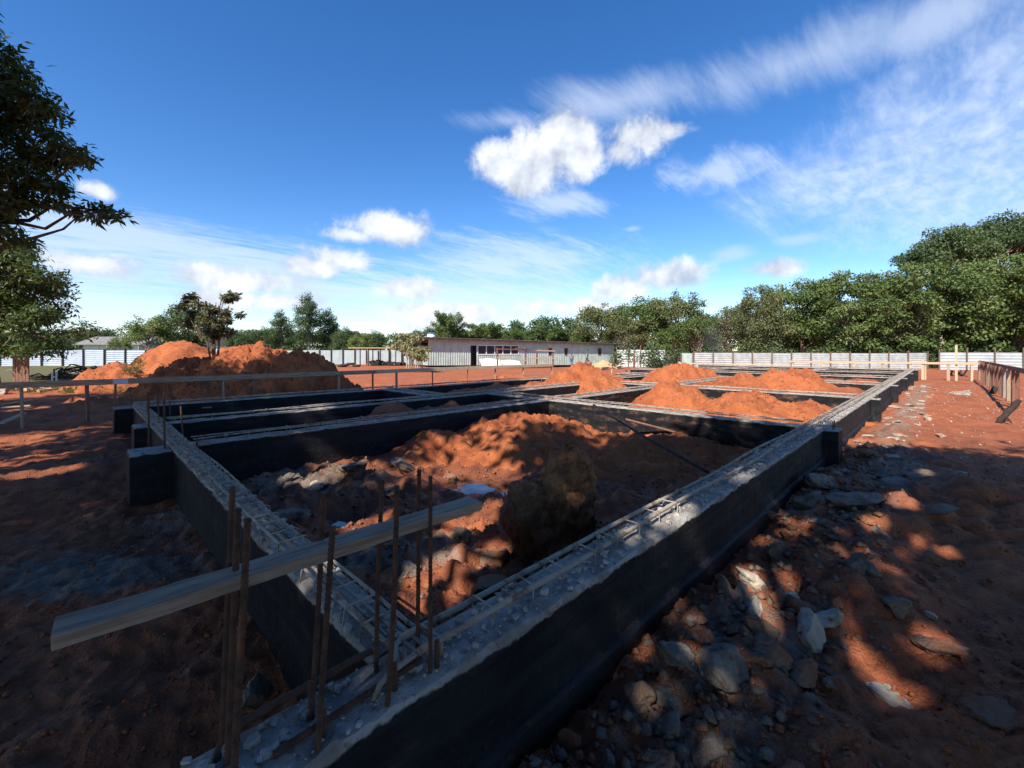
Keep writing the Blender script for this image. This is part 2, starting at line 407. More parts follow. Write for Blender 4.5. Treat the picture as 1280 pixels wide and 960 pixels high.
# ------------------------------------------------------------------ ground
BEAM_T = 0.60
PUD = [(P(602, 609, -0.13), 0.52, 0.36), (P(432, 652, -0.13), 0.27, 0.20)]
def ground(x, y, fine=True):
    x = np.asarray(x, dtype=np.float64); y = np.asarray(y, dtype=np.float64)
    lat, d = S2 * (x - y), S2 * (x + y)
    z = -0.42 * sstep(d, 16, 50) * sstep(lat, -12, 6) + 0.05 * sstep(-lat, 4, 12) * sstep(d, 20, 45)
    r = np.hypot(x, y)
    near = 1 - sstep(r, 18, 45)
    path = sstep(-y, -0.6, 0.4) * sstep(x, 3.0, 5.0)                 # trodden ground right of the long beam
    lump = 1 - 0.6 * path
    z = z + fbm(x * 0.35, y * 0.35, 3, 3) * 0.05 * near
    z = z + fbm(x * 1.3, y * 1.3, 4, 11) * 0.055 * lump * near
    if fine:
        z = z + (0.5 - np.abs(fbm(x * 3.7, y * 3.7, 3, 23))) * 0.045 * lump * near
        z = z + fbm(x * 13, y * 13, 3, 31) * 0.013 * (1 - sstep(r, 6, 16)) * (0.45 + 0.55 * lump)
    # rubble bank along the outer side of the long beam
    bank = np.exp(-((y - 0.75) / 0.55) ** 2) * sstep(x, 0.6, 2.0) * (1 - sstep(x, 11, 16))
    z = z + bank * (0.05 + 0.14 * np.abs(fbm(x * 1.6, y * 1.6, 4, 51, .55)))
    z = z + 0.20 * np.exp(-((x - 7.2) / 2.0) ** 2 - ((y + 0.1) / 0.9) ** 2) * (0.4 + np.abs(fbm(x * 1.7, y * 2.2, 3, 57)))
    z = z + 0.22 * np.exp(-((x - 3.0) / 0.9) ** 2 - ((y + 0.7) / 0.28) ** 2)   # low ridge at the lower right
    # floor of the near pit
    pit = sstep(x, 1.0, 1.5) * (1 - sstep(x, 7.6, 8.3)) * sstep(y, 1.5, 2.0) * (1 - sstep(y, 6.2, 6.9))
    z = z - 0.06 * pit + pit * (np.abs(fbm(x * 1.9, y * 1.9, 3, 71)) * 0.16 - 0.03)
    g = P(405, 600, 0)
    z = z + 0.13 * np.exp(-(((x - g.x) / 1.2) ** 2 + ((y - g.y) / 1.0) ** 2)) * (0.5 + 1.3 * np.abs(fbm(x * 2.2, y * 2.2, 4, 77)))
    # soil thrown back into the far cells, and scraped streaks on the path
    cell = sstep(x, 8.6, 9.4) * sstep(y, 1.7, 2.2) * (1 - sstep(y, 11.6, 12.3)) * (1 - sstep(x, 36, 37))
    z = z + cell * (0.12 + 0.30 * sstep(x, 14.4, 15.2) + 0.10 * fbm(x * .8, y * .8, 2, 91))
    c2 = sstep(y, 7.1, 7.4) * (1 - sstep(y, 8.8, 9.1)) * sstep(x, 1.8, 4.5) * (1 - sstep(x, 7.8, 8.1)) * 0.40
    c3 = sstep(y, 9.4, 9.8) * (1 - sstep(y, 12.0, 12.3)) * (0.14 * sstep(x, 1.5, 3.5) * (1 - sstep(x, 6.3, 6.6)) + 0.30 * sstep(x, 6.9, 7.6) * (1 - sstep(x, 13.8, 14.1)))
    c4 = sstep(y, 7.0, 7.4) * (1 - sstep(y, 8.8, 9.1)) * sstep(x, 8.5, 9.2) * (1 - sstep(x, 13.8, 14.1)) * 0.18
    z = z + (c2 + c3 + c4) * (1 + 0.6 * fbm(x * 1.1, y * 1.1, 3, 93))
    z = z + path * fbm(x * 0.7, y * 4.5, 3, 61) * 0.022 * near
    for c, a, b in PUD:
        l0, d0 = latd(c.x, c.y)
        q = ((lat - l0) / (a * 1.05)) ** 2 + ((d - d0) / (b * 1.25)) ** 2
        w = np.exp(-q ** 1.5 * 0.6)
        z = z * (1 - w) + (-0.168 + 0.07 * fbm(x * 4.5, y * 4.5, 3, 9)) * w
    # hole beside the corner column, left of the short beam
    z = z - 0.25 * np.exp(-(((x - 0.45) / 0.35) ** 2 + ((y - 2.0) / 0.45) ** 2))
    # banks of spoil on the left
    c = P(120, 500, 0.2); z = z + 0.30 * np.exp(-(((lat - latd(c.x, c.y)[0]) / 1.6) ** 2 + ((d - latd(c.x, c.y)[1]) / 0.7) ** 2)) * (0.5 + np.abs(fbm(x * 1.5, y * 1.5, 3, 83)))
    return z
def gz(x, y): return float(ground(np.array([x]), np.array([y]))[0])

def build_ground():
    rs = [0.5]
    while rs[-1] < 90: rs.append(rs[-1] * 1.0098)
    while rs[-1] < 4000: rs.append(rs[-1] * 1.07)
    a0 = math.radians(45)
    ang = list(np.radians(np.linspace(-58, 58, 440))) + list(np.radians(np.linspace(58, 302, 62)[1:-1]))
    ang = a0 - np.array(ang); rs = np.array(rs)
    R, A = np.meshgrid(rs, ang, indexing='ij')
    X, Y = R * np.cos(A), R * np.sin(A); Z = ground(X, Y)
    n, m = R.shape
    idx = np.arange(n * m).reshape(n, m); nx = np.roll(idx, -1, axis=1)
    q = np.stack([idx[:-1], nx[:-1], nx[1:], idx[1:]], -1).reshape(-1, 4)
    x, y = X.ravel(), Y.ravel(); lat, d = S2 * (x - y), S2 * (x + y)
    def blob(px, py, a, b):
        c = P(px, py, 0); l0, d0 = latd(c.x, c.y)
        return np.exp(-(((lat - l0) / a) ** 2 + ((d - d0) / b) ** 2))
    grey = 0.80 * blob(170, 715, 0.9, 0.40) + 0.75 * blob(240, 650, 0.8, 0.5) + 0.6 * blob(60, 730, 0.7, 0.35) + 0.9 * blob(390, 600, 1.3, 0.7) + 0.7 * blob(440, 690, 0.5, 0.4)
    grey += 0.75 * blob(560, 680, 0.5, 0.4) + 0.85 * blob(1085, 600, 1.6, 0.7) + 0.6 * blob(1000, 640, 0.9, 0.5) + 0.5 * blob(900, 800, 0.5, 0.4) + 0.6 * blob(840, 920, 0.5, 0.3)
    along = np.exp(-((y - 0.75) / 0.5) ** 2) * sstep(x, 7, 10) * (1 - sstep(x, 30, 40))
    grey += 0.62 * along + 0.35 * np.exp(-((y - 0.6) / 0.4) ** 2) * sstep(x, 0.5, 1.5) * (1 - sstep(x, 6, 8))
    grey = np.clip(grey, 0, 1)
    damp_shade = np.zeros_like(x)
    for c, a, b in PUD:
        l0, d0 = latd(c.x, c.y); damp_shade = np.maximum(damp_shade, np.exp(-(((lat - l0) / (a * 1.7)) ** 2 + ((d - d0) / (b * 2.2)) ** 2)))
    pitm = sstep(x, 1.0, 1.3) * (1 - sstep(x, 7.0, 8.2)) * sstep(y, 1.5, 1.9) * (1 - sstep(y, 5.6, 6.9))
    wet_shade = np.clip(0.55 + 1.1 * fbm(x * .7, y * .7, 3, 97), 0, 1)
    damp_shade = np.maximum(damp_shade, 0.45 * pitm * wet_shade)  # pit floor: wet soil, its colour also darkened to deepen the shade
    damp_shade = np.maximum(damp_shade, 0.6 * np.clip(0.35 + 1.2 * fbm(x * .45, y * .45, 3, 99), 0, 1) * (1 - sstep(np.hypot(x, y), 10, 16)))  # patches of near ground coloured darker to deepen the tree shade
    damp_shade = np.clip(damp_shade, 0, 1)
    grass = sstep(d, 62, 80) + 0.8 * sstep(-lat, 16, 22) * sstep(d, 15, 24)
    grass = np.clip(grass, 0, 1)
    me = np_mesh('ground', np.stack([x, y, Z.ravel()], -1), q, M['soil'], True, {'grey': grey, 'damp_shade': damp_shade, 'grass': grass})
    o = ob('ground', me); tag(o, 'red laterite ground of the building site', kind='structure')
    # disc under the camera
    k = m; v = [(0.0, 0.0, gz(0, 0))] + [(X[0, j], Y[0, j], Z[0, j]) for j in range(k)]
    me2 = bpy.data.meshes.new('ground_patch'); me2.from_pydata(v, [], [(0, 1 + (j + 1) % k, 1 + j) for j in range(k)]); me2.materials.append(M['soil'])
    o2 = ob('ground_patch', me2); tag(o2, kind='structure')
build_ground()

for i, (c, a, b) in enumerate(PUD):
    ph = [rng.uniform(0, 6.28) for _ in range(3)]; v = []; n = 40
    for k in range(n):
        t = 2 * math.pi * k / n; r = 1.55
        w = W(a * r * math.cos(t), b * r * math.sin(t)); v.append((c.x + w.x, c.y + w.y, -0.128))
    me = bpy.data.meshes.new('puddle'); me.from_pydata(v, [], [tuple(range(n))]); me.materials.append(M['water'])
    tag(ob('puddle', me), kind='structure')

# ------------------------------------------------------------------ earth mounds
def mound(label, lobes, amp=0.10, res=110, seed=1, freq=2.2):
    """lobes: (lat, d, r_lat, r_d, h); one heap of loose soil"""
    L0 = min(l - a * 1.5 for l, d, a, b, h in lobes); L1 = max(l + a * 1.5 for l, d, a, b, h in lobes)
    D0 = min(d - b * 1.5 for l, d, a, b, h in lobes); D1 = max(d + b * 1.5 for l, d, a, b, h in lobes)
    ll = np.linspace(L0, L1, res); dd = np.linspace(D0, D1, res)
    LL, DD = np.meshgrid(ll, dd, indexing='ij')
    X, Y = S2 * (LL + DD), S2 * (DD - LL)
    wx = LL + 0.25 * fbm(X * 0.9, Y * 0.9, 3, seed + 5); wy = DD + 0.25 * fbm(X * 0.9, Y * 0.9, 3, seed + 8)
    h = np.zeros_like(LL)
    for l, d, a, b, hh in lobes:
        q = np.sqrt(((wx - l) / a) ** 2 + ((wy - d) / b) ** 2)
        h = np.maximum(h, hh * np.clip(1.12 - q, 0, 2) ** 1.0 * (1 - 0.16 * np.exp(-(q / 0.28) ** 2)))
    n = fbm(X * freq, Y * freq, 4, seed)
    z = h + np.minimum(h * 2, 1) * (n * amp + (0.5 - np.abs(fbm(X * freq * 2.7, Y * freq * 2.7, 3, seed + 40))) * amp * 0.8 + fbm(X * 11, Y * 11, 2, seed + 3) * amp * 0.22)
    g = ground(X, Y, False)
    z = g + z - 0.07
    keep = h > 0.0
    c = lobes[0]; o0 = W(c[0], c[1], 0)
    n0 = res; idx = np.arange(n0 * n0).reshape(n0, n0)
    q = np.stack([idx[:-1, :-1], idx[1:, :-1], idx[1:, 1:], idx[:-1, 1:]], -1).reshape(-1, 4)
    kf = keep.ravel()[q].any(axis=1); q = q[kf]
    used = np.unique(q); rm = np.zeros(n0 * n0, dtype=np.int64); rm[used] = np.arange(len(used))
    v = np.stack([X.ravel() - o0.x, Y.ravel() - o0.y, z.ravel()], -1)[used]
    me = np_mesh('dirt_mound', v, rm[q], M['mound'], True)
    o = tag(ob('dirt_mound', me, loc=(o0.x, o0.y, 0)), label, 'dirt mound', 'heaps of excavated red earth')
    r = np.random.default_rng(seed); dist = lobes[0][1]; k = min(1800, int(26000 / dist)); fi = r.integers(0, len(q), k); wt = r.dirichlet(np.ones(4), k)
    c = (v[rm[q][fi]] * wt[:, :, None]).sum(1); sz = (0.008 + 0.0045 * dist ** .5) * (0.5 + 2.3 * r.random(k) ** 5)
    base = np.array([[1, 0, 0], [-1, 0, 0], [0, 1, 0], [0, -1, 0], [0, 0, 1], [0, 0, -1]]) * .6
    fc = np.array([[0, 2, 4], [2, 1, 4], [1, 3, 4], [3, 0, 4], [2, 0, 5], [1, 2, 5], [3, 1, 5], [0, 3, 5]])
    V = base[None] * sz[:, None, None] * r.uniform(.6, 1.5, (k, 6, 3)) + c[:, None] + np.array([0, 0, .12]) * sz[:, None, None]
    tag(ob('soil_crumbs', np_mesh('soil_crumbs', V.reshape(-1, 3), (fc[None] + (np.arange(k) * 6)[:, None, None]).reshape(-1, 3), M['mound']), o), kind='stuff')
    return o
mound('low orange earth mound beside the puddle in the nearest pit', [(0.3, 8.3, 1.9, 1.5, 0.66), (2.6, 7.6, 2.3, 1.7, 0.36), (-1.1, 7.9, 1.2, 1.2, 0.46)], 0.13, 190, 3, 1.8)
mound('small rounded orange earth mound left of the middle beams', [(0.0, 20.5, 1.9, 1.6, 0.80), (-1.3, 20.2, 1.2, 1.2, 0.45)], 0.10, 80, 9)
mound('broad two-humped orange mound behind the middle beam junction', [(2.9, 16.2, 1.7, 1.5, 1.08), (2.2, 15.9, 1.0, 1.0, 0.82), (4.2, 16.4, 0.9, 0.9, 0.62)], 0.12, 90, 13)
mound('far small orange mound in front of the right end of the shed', [(5.0, 23, 1.3, 1.1, 0.75)], 0.10, 60, 17)
mound('long orange mound filling the cell right of the middle junction', [(4.7, 12.6, 1.3, 1.2, 0.98), (6.1, 10.9, 1.9, 1.3, 0.68), (7.4, 10.6, 1.3, 0.9, 0.50)], 0.10, 130, 21)
mound('peaked orange mound near the walking worker', [(7.2, 19.0, 1.4, 1.2, 1.0), (8.3, 19.2, 1.1, 1.0, 0.75)], 0.12, 80, 27)
mound('flat orange mound in the far right cell beside the long beam', [(10.0, 15.6, 1.6, 1.2, 0.88), (8.2, 15.6, 1.6, 1.1, 0.62)], 0.11, 90, 31)
mound('tiny orange heap at the foot of the right boundary fence', [(26.3, 35.5, 1.4, 1.2, 0.85)], 0.10, 40, 37)
mound('low orange heap by the boundary fence left of the tiny heap', [(11.5, 34.0, 2.6, 1.4, 0.65)], 0.10, 50, 39)
mound('large shaded red-brown mound behind the left rail with a small tree on top', [(-10.2, 17.3, 3.4, 2.4, 2.15), (-7.9, 16.2, 2.3, 1.8, 1.90), (-12.6, 17.2, 2.4, 2.0, 1.55), (-9.2, 15.4, 3.7, 1.6, 0.95)], 0.30, 190, 41, 1.6)
mound('bright orange earth mound behind the large shaded mound', [(-18.0, 23.5, 3.4, 2.6, 2.60), (-14.2, 22.8, 4.2, 2.6, 2.35)], 0.16, 110, 47, 1.2)
mound('low brown mound left of the bright orange mound', [(-17.9, 19.6, 1.9, 1.4, 1.45)], 0.15, 60, 53)

# ------------------------------------------------------------------ foundation beams
stir_cache = {}
def stirrup_mesh(w, top, bot, r=0.0045, n=5):
    k = (round(w, 3), round(top, 3), round(bot, 3), n)
    if k not in stir_cache:
        m = MB(); h = w / 2; e = 0.012
        m.tube([(0, -h, bot), (0, -h, top - e), (0, -h + e, top), (0, h - e, top), (0, h, top - e), (0.012, h + 0.004, bot)], r, n, False)
        stir_cache[k] = m.mesh('stirrup', M['steel_cement'], True)
    return stir_cache[k]
def beam(label, p0, p1, width, cage, spacing, indiv, mat='beam', zbot=-0.55, top=BEAM_T, ledge=0.0, step=0.10, seed=0, rod_r=0.009, start=0.02):
    """beam along its local x from p0 to p1; cage = list of rod offsets across (local y), indiv = how far along stirrups are single parts"""
    p0, p1 = Vector(p0), Vector(p1); L = (p1 - p0).length; rz = math.atan2(p1.y - p0.y, p1.x - p0.x)
    t = thing('foundation_beam', label, 'concrete beam', (p0.x, p0.y, 0), rz, 'grid of foundation beams')
    n = max(2, int(L / step)); xs = np.linspace(0, L, n + 1); h = width / 2
    ca, sa = math.cos(rz), math.sin(rz)
    prof = [(-h, zbot), (-h, 0.1), (-h, 0.4), (-h, top - 0.05), (-h + 0.002, top - 0.018), (-h + 0.016, top), (-h * 0.45, top), (0, top), (h * 0.45, top), (h - 0.016, top), (h - 0.002, top - 0.018), (h, top - 0.05), (h, 0.4), (h, zbot)]
    if ledge:
        prof = [(-h - ledge, zbot), (-h - ledge, 0.165), (-h - ledge * 0.5, 0.185), (-h, 0.192)] + prof[2:]
    K = len(prof); V = np.zeros((n + 1, K, 3))
    for k, (py, pz) in enumerate(prof):
        X = p0.x + xs * ca - py * sa; Y = p0.y + xs * sa + py * ca
        nn = fbm(X * 4 + k * 0.7, Y * 4 - k * 1.1, 3, seed + 2); n2 = fbm(X * 16 + k * 3.1, Y * 16 + k * 1.7, 2, seed + 4)
        yy = py + 0.0 * nn; zz = pz + 0.0 * nn
        if pz > top - 0.03:
            edge = abs(py) > h - 0.03
            n3 = fbm(X * 45 + k * 3.1, Y * 45 + k * 1.7, 2, seed + 6)
            zz = pz + nn * 0.007 + n2 * 0.007 + n3 * 0.005 - (0.004 if edge else 0)
            yy = py - math.copysign(1, py) * np.clip(nn * 0.008 + n2 * 0.012 + n3 * 0.010, -0.003, 0.05) if edge else py
        elif pz > -0.2:
            yy = py + nn * 0.006 + n2 * 0.0015
        V[:, k, 0] = xs; V[:, k, 1] = yy; V[:, k, 2] = zz
    idx = np.arange((n + 1) * K).reshape(n + 1, K)
    q = np.stack([idx[:-1, :-1], idx[1:, :-1], idx[1:, 1:], idx[:-1, 1:]], -1).reshape(-1, 4).tolist()
    q += [tuple(idx[0].tolist())[::-1] if False else tuple(idx[0].tolist()), tuple(idx[-1].tolist())[::-1]]
    me = bpy.data.meshes.new('concrete_body'); me.from_pydata(V.reshape(-1, 3).tolist(), [], q); me.materials.append(M[mat]); me.update()
    bm = bmesh.new(); bm.from_mesh(me); bmesh.ops.recalc_face_normals(bm, faces=bm.faces); bm.to_mesh(me); bm.free()
    ob('concrete_body', me, t)
    rt = top + 0.072
    if indiv < 8: rod_r = 0.013
    lo, hi = min(cage), max(cage); mid = (lo + hi) / 2; w = hi - lo + 0.03
    for j, cy in enumerate(cage):
        zc = rt - 0.013 - (0.0 if cy in (lo, hi) else 0.018)
        pts = [(x, cy + 0.010 * math.sin(x * 1.7 + j * 2 + seed) + random.uniform(-.002, .002), zc + 0.007 * math.sin(x * 2.3 + j * 1.3)) for x in np.arange(start, L - 0.02, 0.3 if L > 3 else 0.15)]
        m = MB(); m.tube(pts, rod_r, 7); m.build('rebar', M['steel_cement'], t, True)
    far = MB(); sm = stirrup_mesh(w, rt, top - 0.03)
    x = start + 0.10; i = 0
    while x < L - 0.06:
        tilt = random.uniform(-0.12, 0.12); yaw = random.uniform(-0.10, 0.10); dz = random.uniform(-0.006, 0.005)
        if x < indiv:
            o = ob('stirrup', sm, t, (x, mid, dz), (0, 0, yaw)); o.rotation_euler = (0, 0, yaw); o.scale = (1, random.uniform(0.93, 1.05), 1)
        else:
            rot = Matrix.Rotation(yaw, 3, 'Z'); hh = w / 2
            far.tube([Vector((x, mid, 0)) + rot @ Vector(p) for p in ((0, -hh, top - .03), (0, -hh, rt), (0, hh, rt), (0, hh, top - .03))], 0.009, 4, False)
        x += spacing * random.uniform(0.85, 1.15); i += 1
    if far.v: tag(far.build('stirrups', M['steel_cement'], t), kind='stuff')
    return t
def part_world(mb, name, mat, parent, smooth=False, bevel=0.0):     # geometry given in world space, made local to its thing
    inv = (Matrix.Translation(parent.location) @ Matrix.Rotation(parent.rotation_euler[2], 4, 'Z')).inverted()
    mb.v = [tuple(inv @ Vector(p)) for p in mb.v]
    return mb.build(name, mat, parent, smooth, bevel)

RB0, RB1 = 1.30, 1.58                              # the long beam right of the pit (across)
LB0, LB1 = 0.80, 1.02                            # the short beam running away to the left
rb = beam('long dark beam running from the near corner away to the right', (0.16, 1.44, 0), (37.2, 1.44, 0), 0.28, [-0.03, 0.085], 0.27, 14, ledge=0.035, step=0.035, seed=3, rod_r=0.0135, start=0.74)
lb = beam('beam running from the near corner to the left batter rail', (0.91, 1.575, 0), (0.91, 12.6, 0), 0.22, [-0.055, -0.015, 0.03, 0.078], 0.17, 12, step=0.04, seed=5, rod_r=0.0085)
beam('nearest black cross beam behind the grey clay lumps', (1.015, 6.95, 0), (8.1, 6.95, 0), 0.26, [-0.08, 0.08], 0.26, 8, top=0.592, seed=11, step=0.1)
beam('second black cross beam, behind the nearest one on the left', (1.015, 9.25, 0), (14.1, 9.25, 0), 0.26, [-0.08, 0.08], 0.28, 7, top=0.593, seed=13, step=0.12)
beam('third cross beam on the left, under the rail and the shaded mound', (0.80, 12.45, 0), (14.1, 12.45, 0), 0.26, [-0.08, 0.08], 0.30, 0, top=0.592, seed=17, step=0.2)
beam('brown stained cross beam closing the far side of the near pit', (8.24, 1.57, 0), (8.24, 9.12, 0), 0.27, [-0.08, 0.08], 0.24, 8, mat='beam_mud', top=0.594, seed=19, step=0.1)
beam('short black beam joining the second and third left cross beams', (6.75, 9.37, 0), (6.75, 12.33, 0), 0.26, [-0.08, 0.08], 0.28, 0, top=0.594, seed=23, step=0.2)
beam('sunlit beam running away to the right from the middle junction', (8.37, 6.8, 0), (20.0, 6.8, 0), 0.26, [-0.08, 0.08], 0.28, 6, mat='beam_mud', top=0.592, seed=29, step=0.15)
beam('cross beam behind the long orange mound', (14.25, 1.57, 0), (14.25, 12.3, 0), 0.27, [-0.08, 0.08], 0.28, 6, mat='beam_mud', top=0.594, seed=31, step=0.15)
beam('cross beam just behind the flat mound beside the long beam', (20.15, 1.57, 0), (20.15, 12.3, 0), 0.27, [-0.08, 0.08], 0.30, 0, mat='beam_mud', top=0.594, seed=37, step=0.3)
beam('third cross beam from the far end of the long beam', (25.6, 1.57, 0), (25.6, 14.5, 0), 0.27, [-0.08, 0.08], 0.32, 0, mat='beam_mud', top=0.594, seed=41, step=0.3)
beam('second cross beam from the far end of the long beam', (31.0, 1.57, 0), (31.0, 14.5, 0), 0.27, [-0.08, 0.08], 0.34, 0, mat='beam_mud', top=0.594, seed=43, step=0.3)
beam('last cross beam at the far end of the long beam', (36.6, 1.57, 0), (36.6, 14.5, 0), 0.27, [-0.08, 0.08], 0.36, 0, mat='beam_mud', top=0.594, seed=47, step=0.3)
beam('far beam parallel to the long one, nearer the boundary fence', (20.28, 5.6, 0), (36.5, 5.6, 0), 0.26, [-0.08, 0.08], 0.32, 0, mat='beam_mud', top=0.592, seed=53, step=0.3)
beam('far beam furthest left in the rear part of the grid', (14.38, 10.2, 0), (36.5, 10.2, 0), 0.26, [-0.08, 0.08], 0.32, 0, mat='beam_mud', top=0.591, seed=59, step=0.3)

# piers on the long beam and the left beam (parts of the beams)
def pier(parent, x0, x1, y0, y1, top, mat='beam', curve=0.0):
    m = MB(); n = 6
    rings = []
    for z in (-0.5, 0.0, 0.3, top - 0.03, top):
        ins = 0.012 if z == top else 0.0
        rings.append([(x0 + ins, y0 + ins, z), (x1 - ins, y0 + ins, z), (x1 - ins, y1 - ins, z), (x0 + ins, y1 - ins, z)])
    vs = [p for r in rings for p in r]; fs = []
    for i in range(len(rings) - 1):
        for k in range(4): fs.append((i * 4 + k, i * 4 + (k + 1) % 4, (i + 1) * 4 + (k + 1) % 4, (i + 1) * 4 + k))
    e = (len(rings) - 1) * 4; fs.append((e, e + 1, e + 2, e + 3)); m.add(vs, fs)
    o = part_world(m, 'pier', M[mat], parent, bevel=0.01); return o
for x in (8.06, 14.05, 19.95, 25.4, 30.8, 36.4):
    pier(rb, x, x + 0.36, 1.12, 1.312, 0.583 if x > 9 else 0.588)
pier(lb, 0.40, 0.81, 6.62, 7.15, 0.575); pier(lb, 0.60, 0.81, 9.0, 9.5, 0.578); pier(lb, 0.50, 0.81, 12.2, 12.75, 0.572)

# starter bars rising from the near corner: ribbed, rusty
def ribbed(a, b, r, bend=0.0, n=8, pitch=0.015):
    a, b = Vector(a), Vector(b); L = (b - a).length; k = int(L / pitch * 2); pts = []; rad = []
    for i in range(k + 1):
        t = i / k; p = a.lerp(b, t); p.x += bend * math.sin(t * math.pi); p.y -= bend * 0.6 * math.sin(t * math.pi)
        pts.append(p); rad.append(r * (1.22 if i % 2 else 0.94))
    m = MB(); m.tube(pts, rad, n); return m
def starter(parent, base, tip, r=0.0095, bend=0.0, mat='steel_rust'):
    return part_world(ribbed(base, tip, r * .86, bend), 'starter_bar', M[mat], parent, True)
def bar_px(parent, bx, by, tx, ty, v, r=0.0095, zb=0.55, bend=0.0, ext=0.0):
    """bar whose foot stands on the line y = v of the beam; pixel columns fix its place along the beam"""
    def on(px, py):
        k = (px - 640) / F; x = v * (1 + k) / (1 - k); d = S2 * (x + v); return x, CAM_Z - (py - HOR) / F * d
    xb, _ = on(bx, by); xt, zt = on(tx, ty)
    return starter(parent, (xb, v, zb), (xt, v, zt), r, bend)
bar_px(rb, 538, 840, 538, 595, 1.355, 0.0082)
bar_px(rb, 522, 806, 524, 587, 1.50, 0.0095)
bar_px(rb, 483, 890, 496, 607, 1.335, 0.0098, bend=0.006)
bar_px(rb, 470, 856, 478, 600, 1.50, 0.0095, bend=-0.004)
bar_px(rb, 396, 950, 416, 658, 1.335, 0.0098)
bar_px(rb, 388, 905, 404, 616, 1.50, 0.0095, bend=0.004)
bar_px(rb, 290, 980, 310, 648, 1.36, 0.0100)
bar_px(rb, 283, 955, 298, 635, 1.47, 0.0095)
bar_px(rb, 276, 950, 291, 608, 1.53, 0.0090)
for (bx, by, tx, ty, v) in ((547, 842, 546, 800, 1.36), (404, 950, 404, 886, 1.37), (391, 905, 388, 852, 1.46), (494, 888, 493, 828, 1.37)):
    bar_px(rb, bx, by, tx, ty, v, 0.0105)
# two thick bars lying along the column top, and the bent ends of the left cage
def lying(parent, pts, r, mat='steel_rust'):
    pts = [Vector(p) for p in pts]; out = []
    for a, b in zip(pts[:-1], pts[1:]):
        k = max(2, int((b - a).length / 0.007))
        out += [a.lerp(b, i / k) for i in range(k)]
    m = MB(); m.tube(out + [pts[-1]], [r * (1.10 if (i // 2) % 2 else 0.97) for i in range(len(out) + 1)], 8)
    return part_world(m, 'lying_bar', M[mat], parent, True)
lying(rb, [(0.26, 1.47, 0.56), (0.30, 1.535, 0.62), (0.36, 1.555, 0.635), (0.80, 1.565, 0.64)], 0.013)
lying(rb, [(0.90, 1.525, 0.655), (0.86, 1.50, 0.655), (0.84, 1.46, 0.65), (0.835, 1.42, 0.62)], 0.010, 'steel_cement')
lying(rb, [(0.90, 1.41, 0.655), (0.80, 1.40, 0.65), (0.74, 1.39, 0.635), (0.71, 1.385, 0.60)], 0.010, 'steel_cement')
lying(rb, [(0.40, 1.39, 0.615), (0.75, 1.405, 0.62), (0.92, 1.41, 0.622)], 0.011)
for i, x in enumerate((0.855, 0.895, 0.94, 0.985)):
    lying(lb, [(x, 1.62, 0.643), (x + 0.012, 1.50, 0.645), (x + 0.02, 1.455 - 0.01 * i, 0.635), (x + 0.024, 1.43 - 0.012 * i, 0.59)], 0.0085, 'steel_cement')
# starter bars standing in the left beam
for (bx, by, tx, ty, z) in ((186, 556, 186, 497, .58), (206, 560, 205, 500, .58), (184, 520, 185, 490, .6), (229, 545, 226, 508, .6), (199, 528, 197, 492, .6), (213, 520, 212, 500, .6), (165, 500, 163, 488, .6), (247, 560, 246, 548, .6)):
    b0 = P(bx, by, z); d0 = latd(b0.x, b0.y)[1]; t0 = PD(tx, ty, d0)
    part_world(ribbed((b0.x, b0.y, z - 0.1), t0, 0.010, 0.0, 6, 0.03), 'starter_bar', M['steel_rust'], lb, True)
# column starters in the far grid
for (x, y) in ((8.2, 1.2), (14.2, 1.2), (20.1, 1.2), (8.24, 6.9), (14.25, 6.8)):
    for dx in (-0.06, 0.06):
        starter(rb, (x + dx, y, 0.5), (x + dx + random.uniform(-.02, .02), y, 0.6 + random.uniform(0.03, 0.12)), 0.008)

# plank tied through the starter bars
def plank(label, a, b, w, h, mat='timber', name='timber_plank', roll=0.0):
    a, b = Vector(a), Vector(b); L = (b - a).length
    m = MB(); n = max(2, int(L / 0.08)); vs = []
    for i in range(n + 1):
        x = L * i / n; j = 0.0022
        for (yy, zz) in ((-w / 2, -h / 2), (w / 2, -h / 2), (w / 2, h / 2), (-w / 2, h / 2)):
            vs.append((x, yy + random.uniform(-j, j) * w * 3, zz + random.uniform(-j, j)))
    fs = [(i * 4 + k, i * 4 + (k + 1) % 4, i * 4 + 4 + (k + 1) % 4, i * 4 + 4 + k) for i in range(n) for k in range(4)]
    fs += [(3, 2, 1, 0), (n * 4, n * 4 + 1, n * 4 + 2, n * 4 + 3)]
    m.add(vs, fs)
    q = (b - a).to_track_quat('X', 'Z')
    o = m.build(name, M[mat], None, False, 0.003); o.location = a
    o.rotation_euler = (q.to_matrix() @ Matrix.Rotation(roll, 3, 'X')).to_euler()
    return tag(o, label, name.split('_')[-1])
plank('weathered grey plank tied level between the rusty corner bars', (-0.045, 1.475, 1.135), (1.20, 1.425, 1.145), 0.098, 0.036)

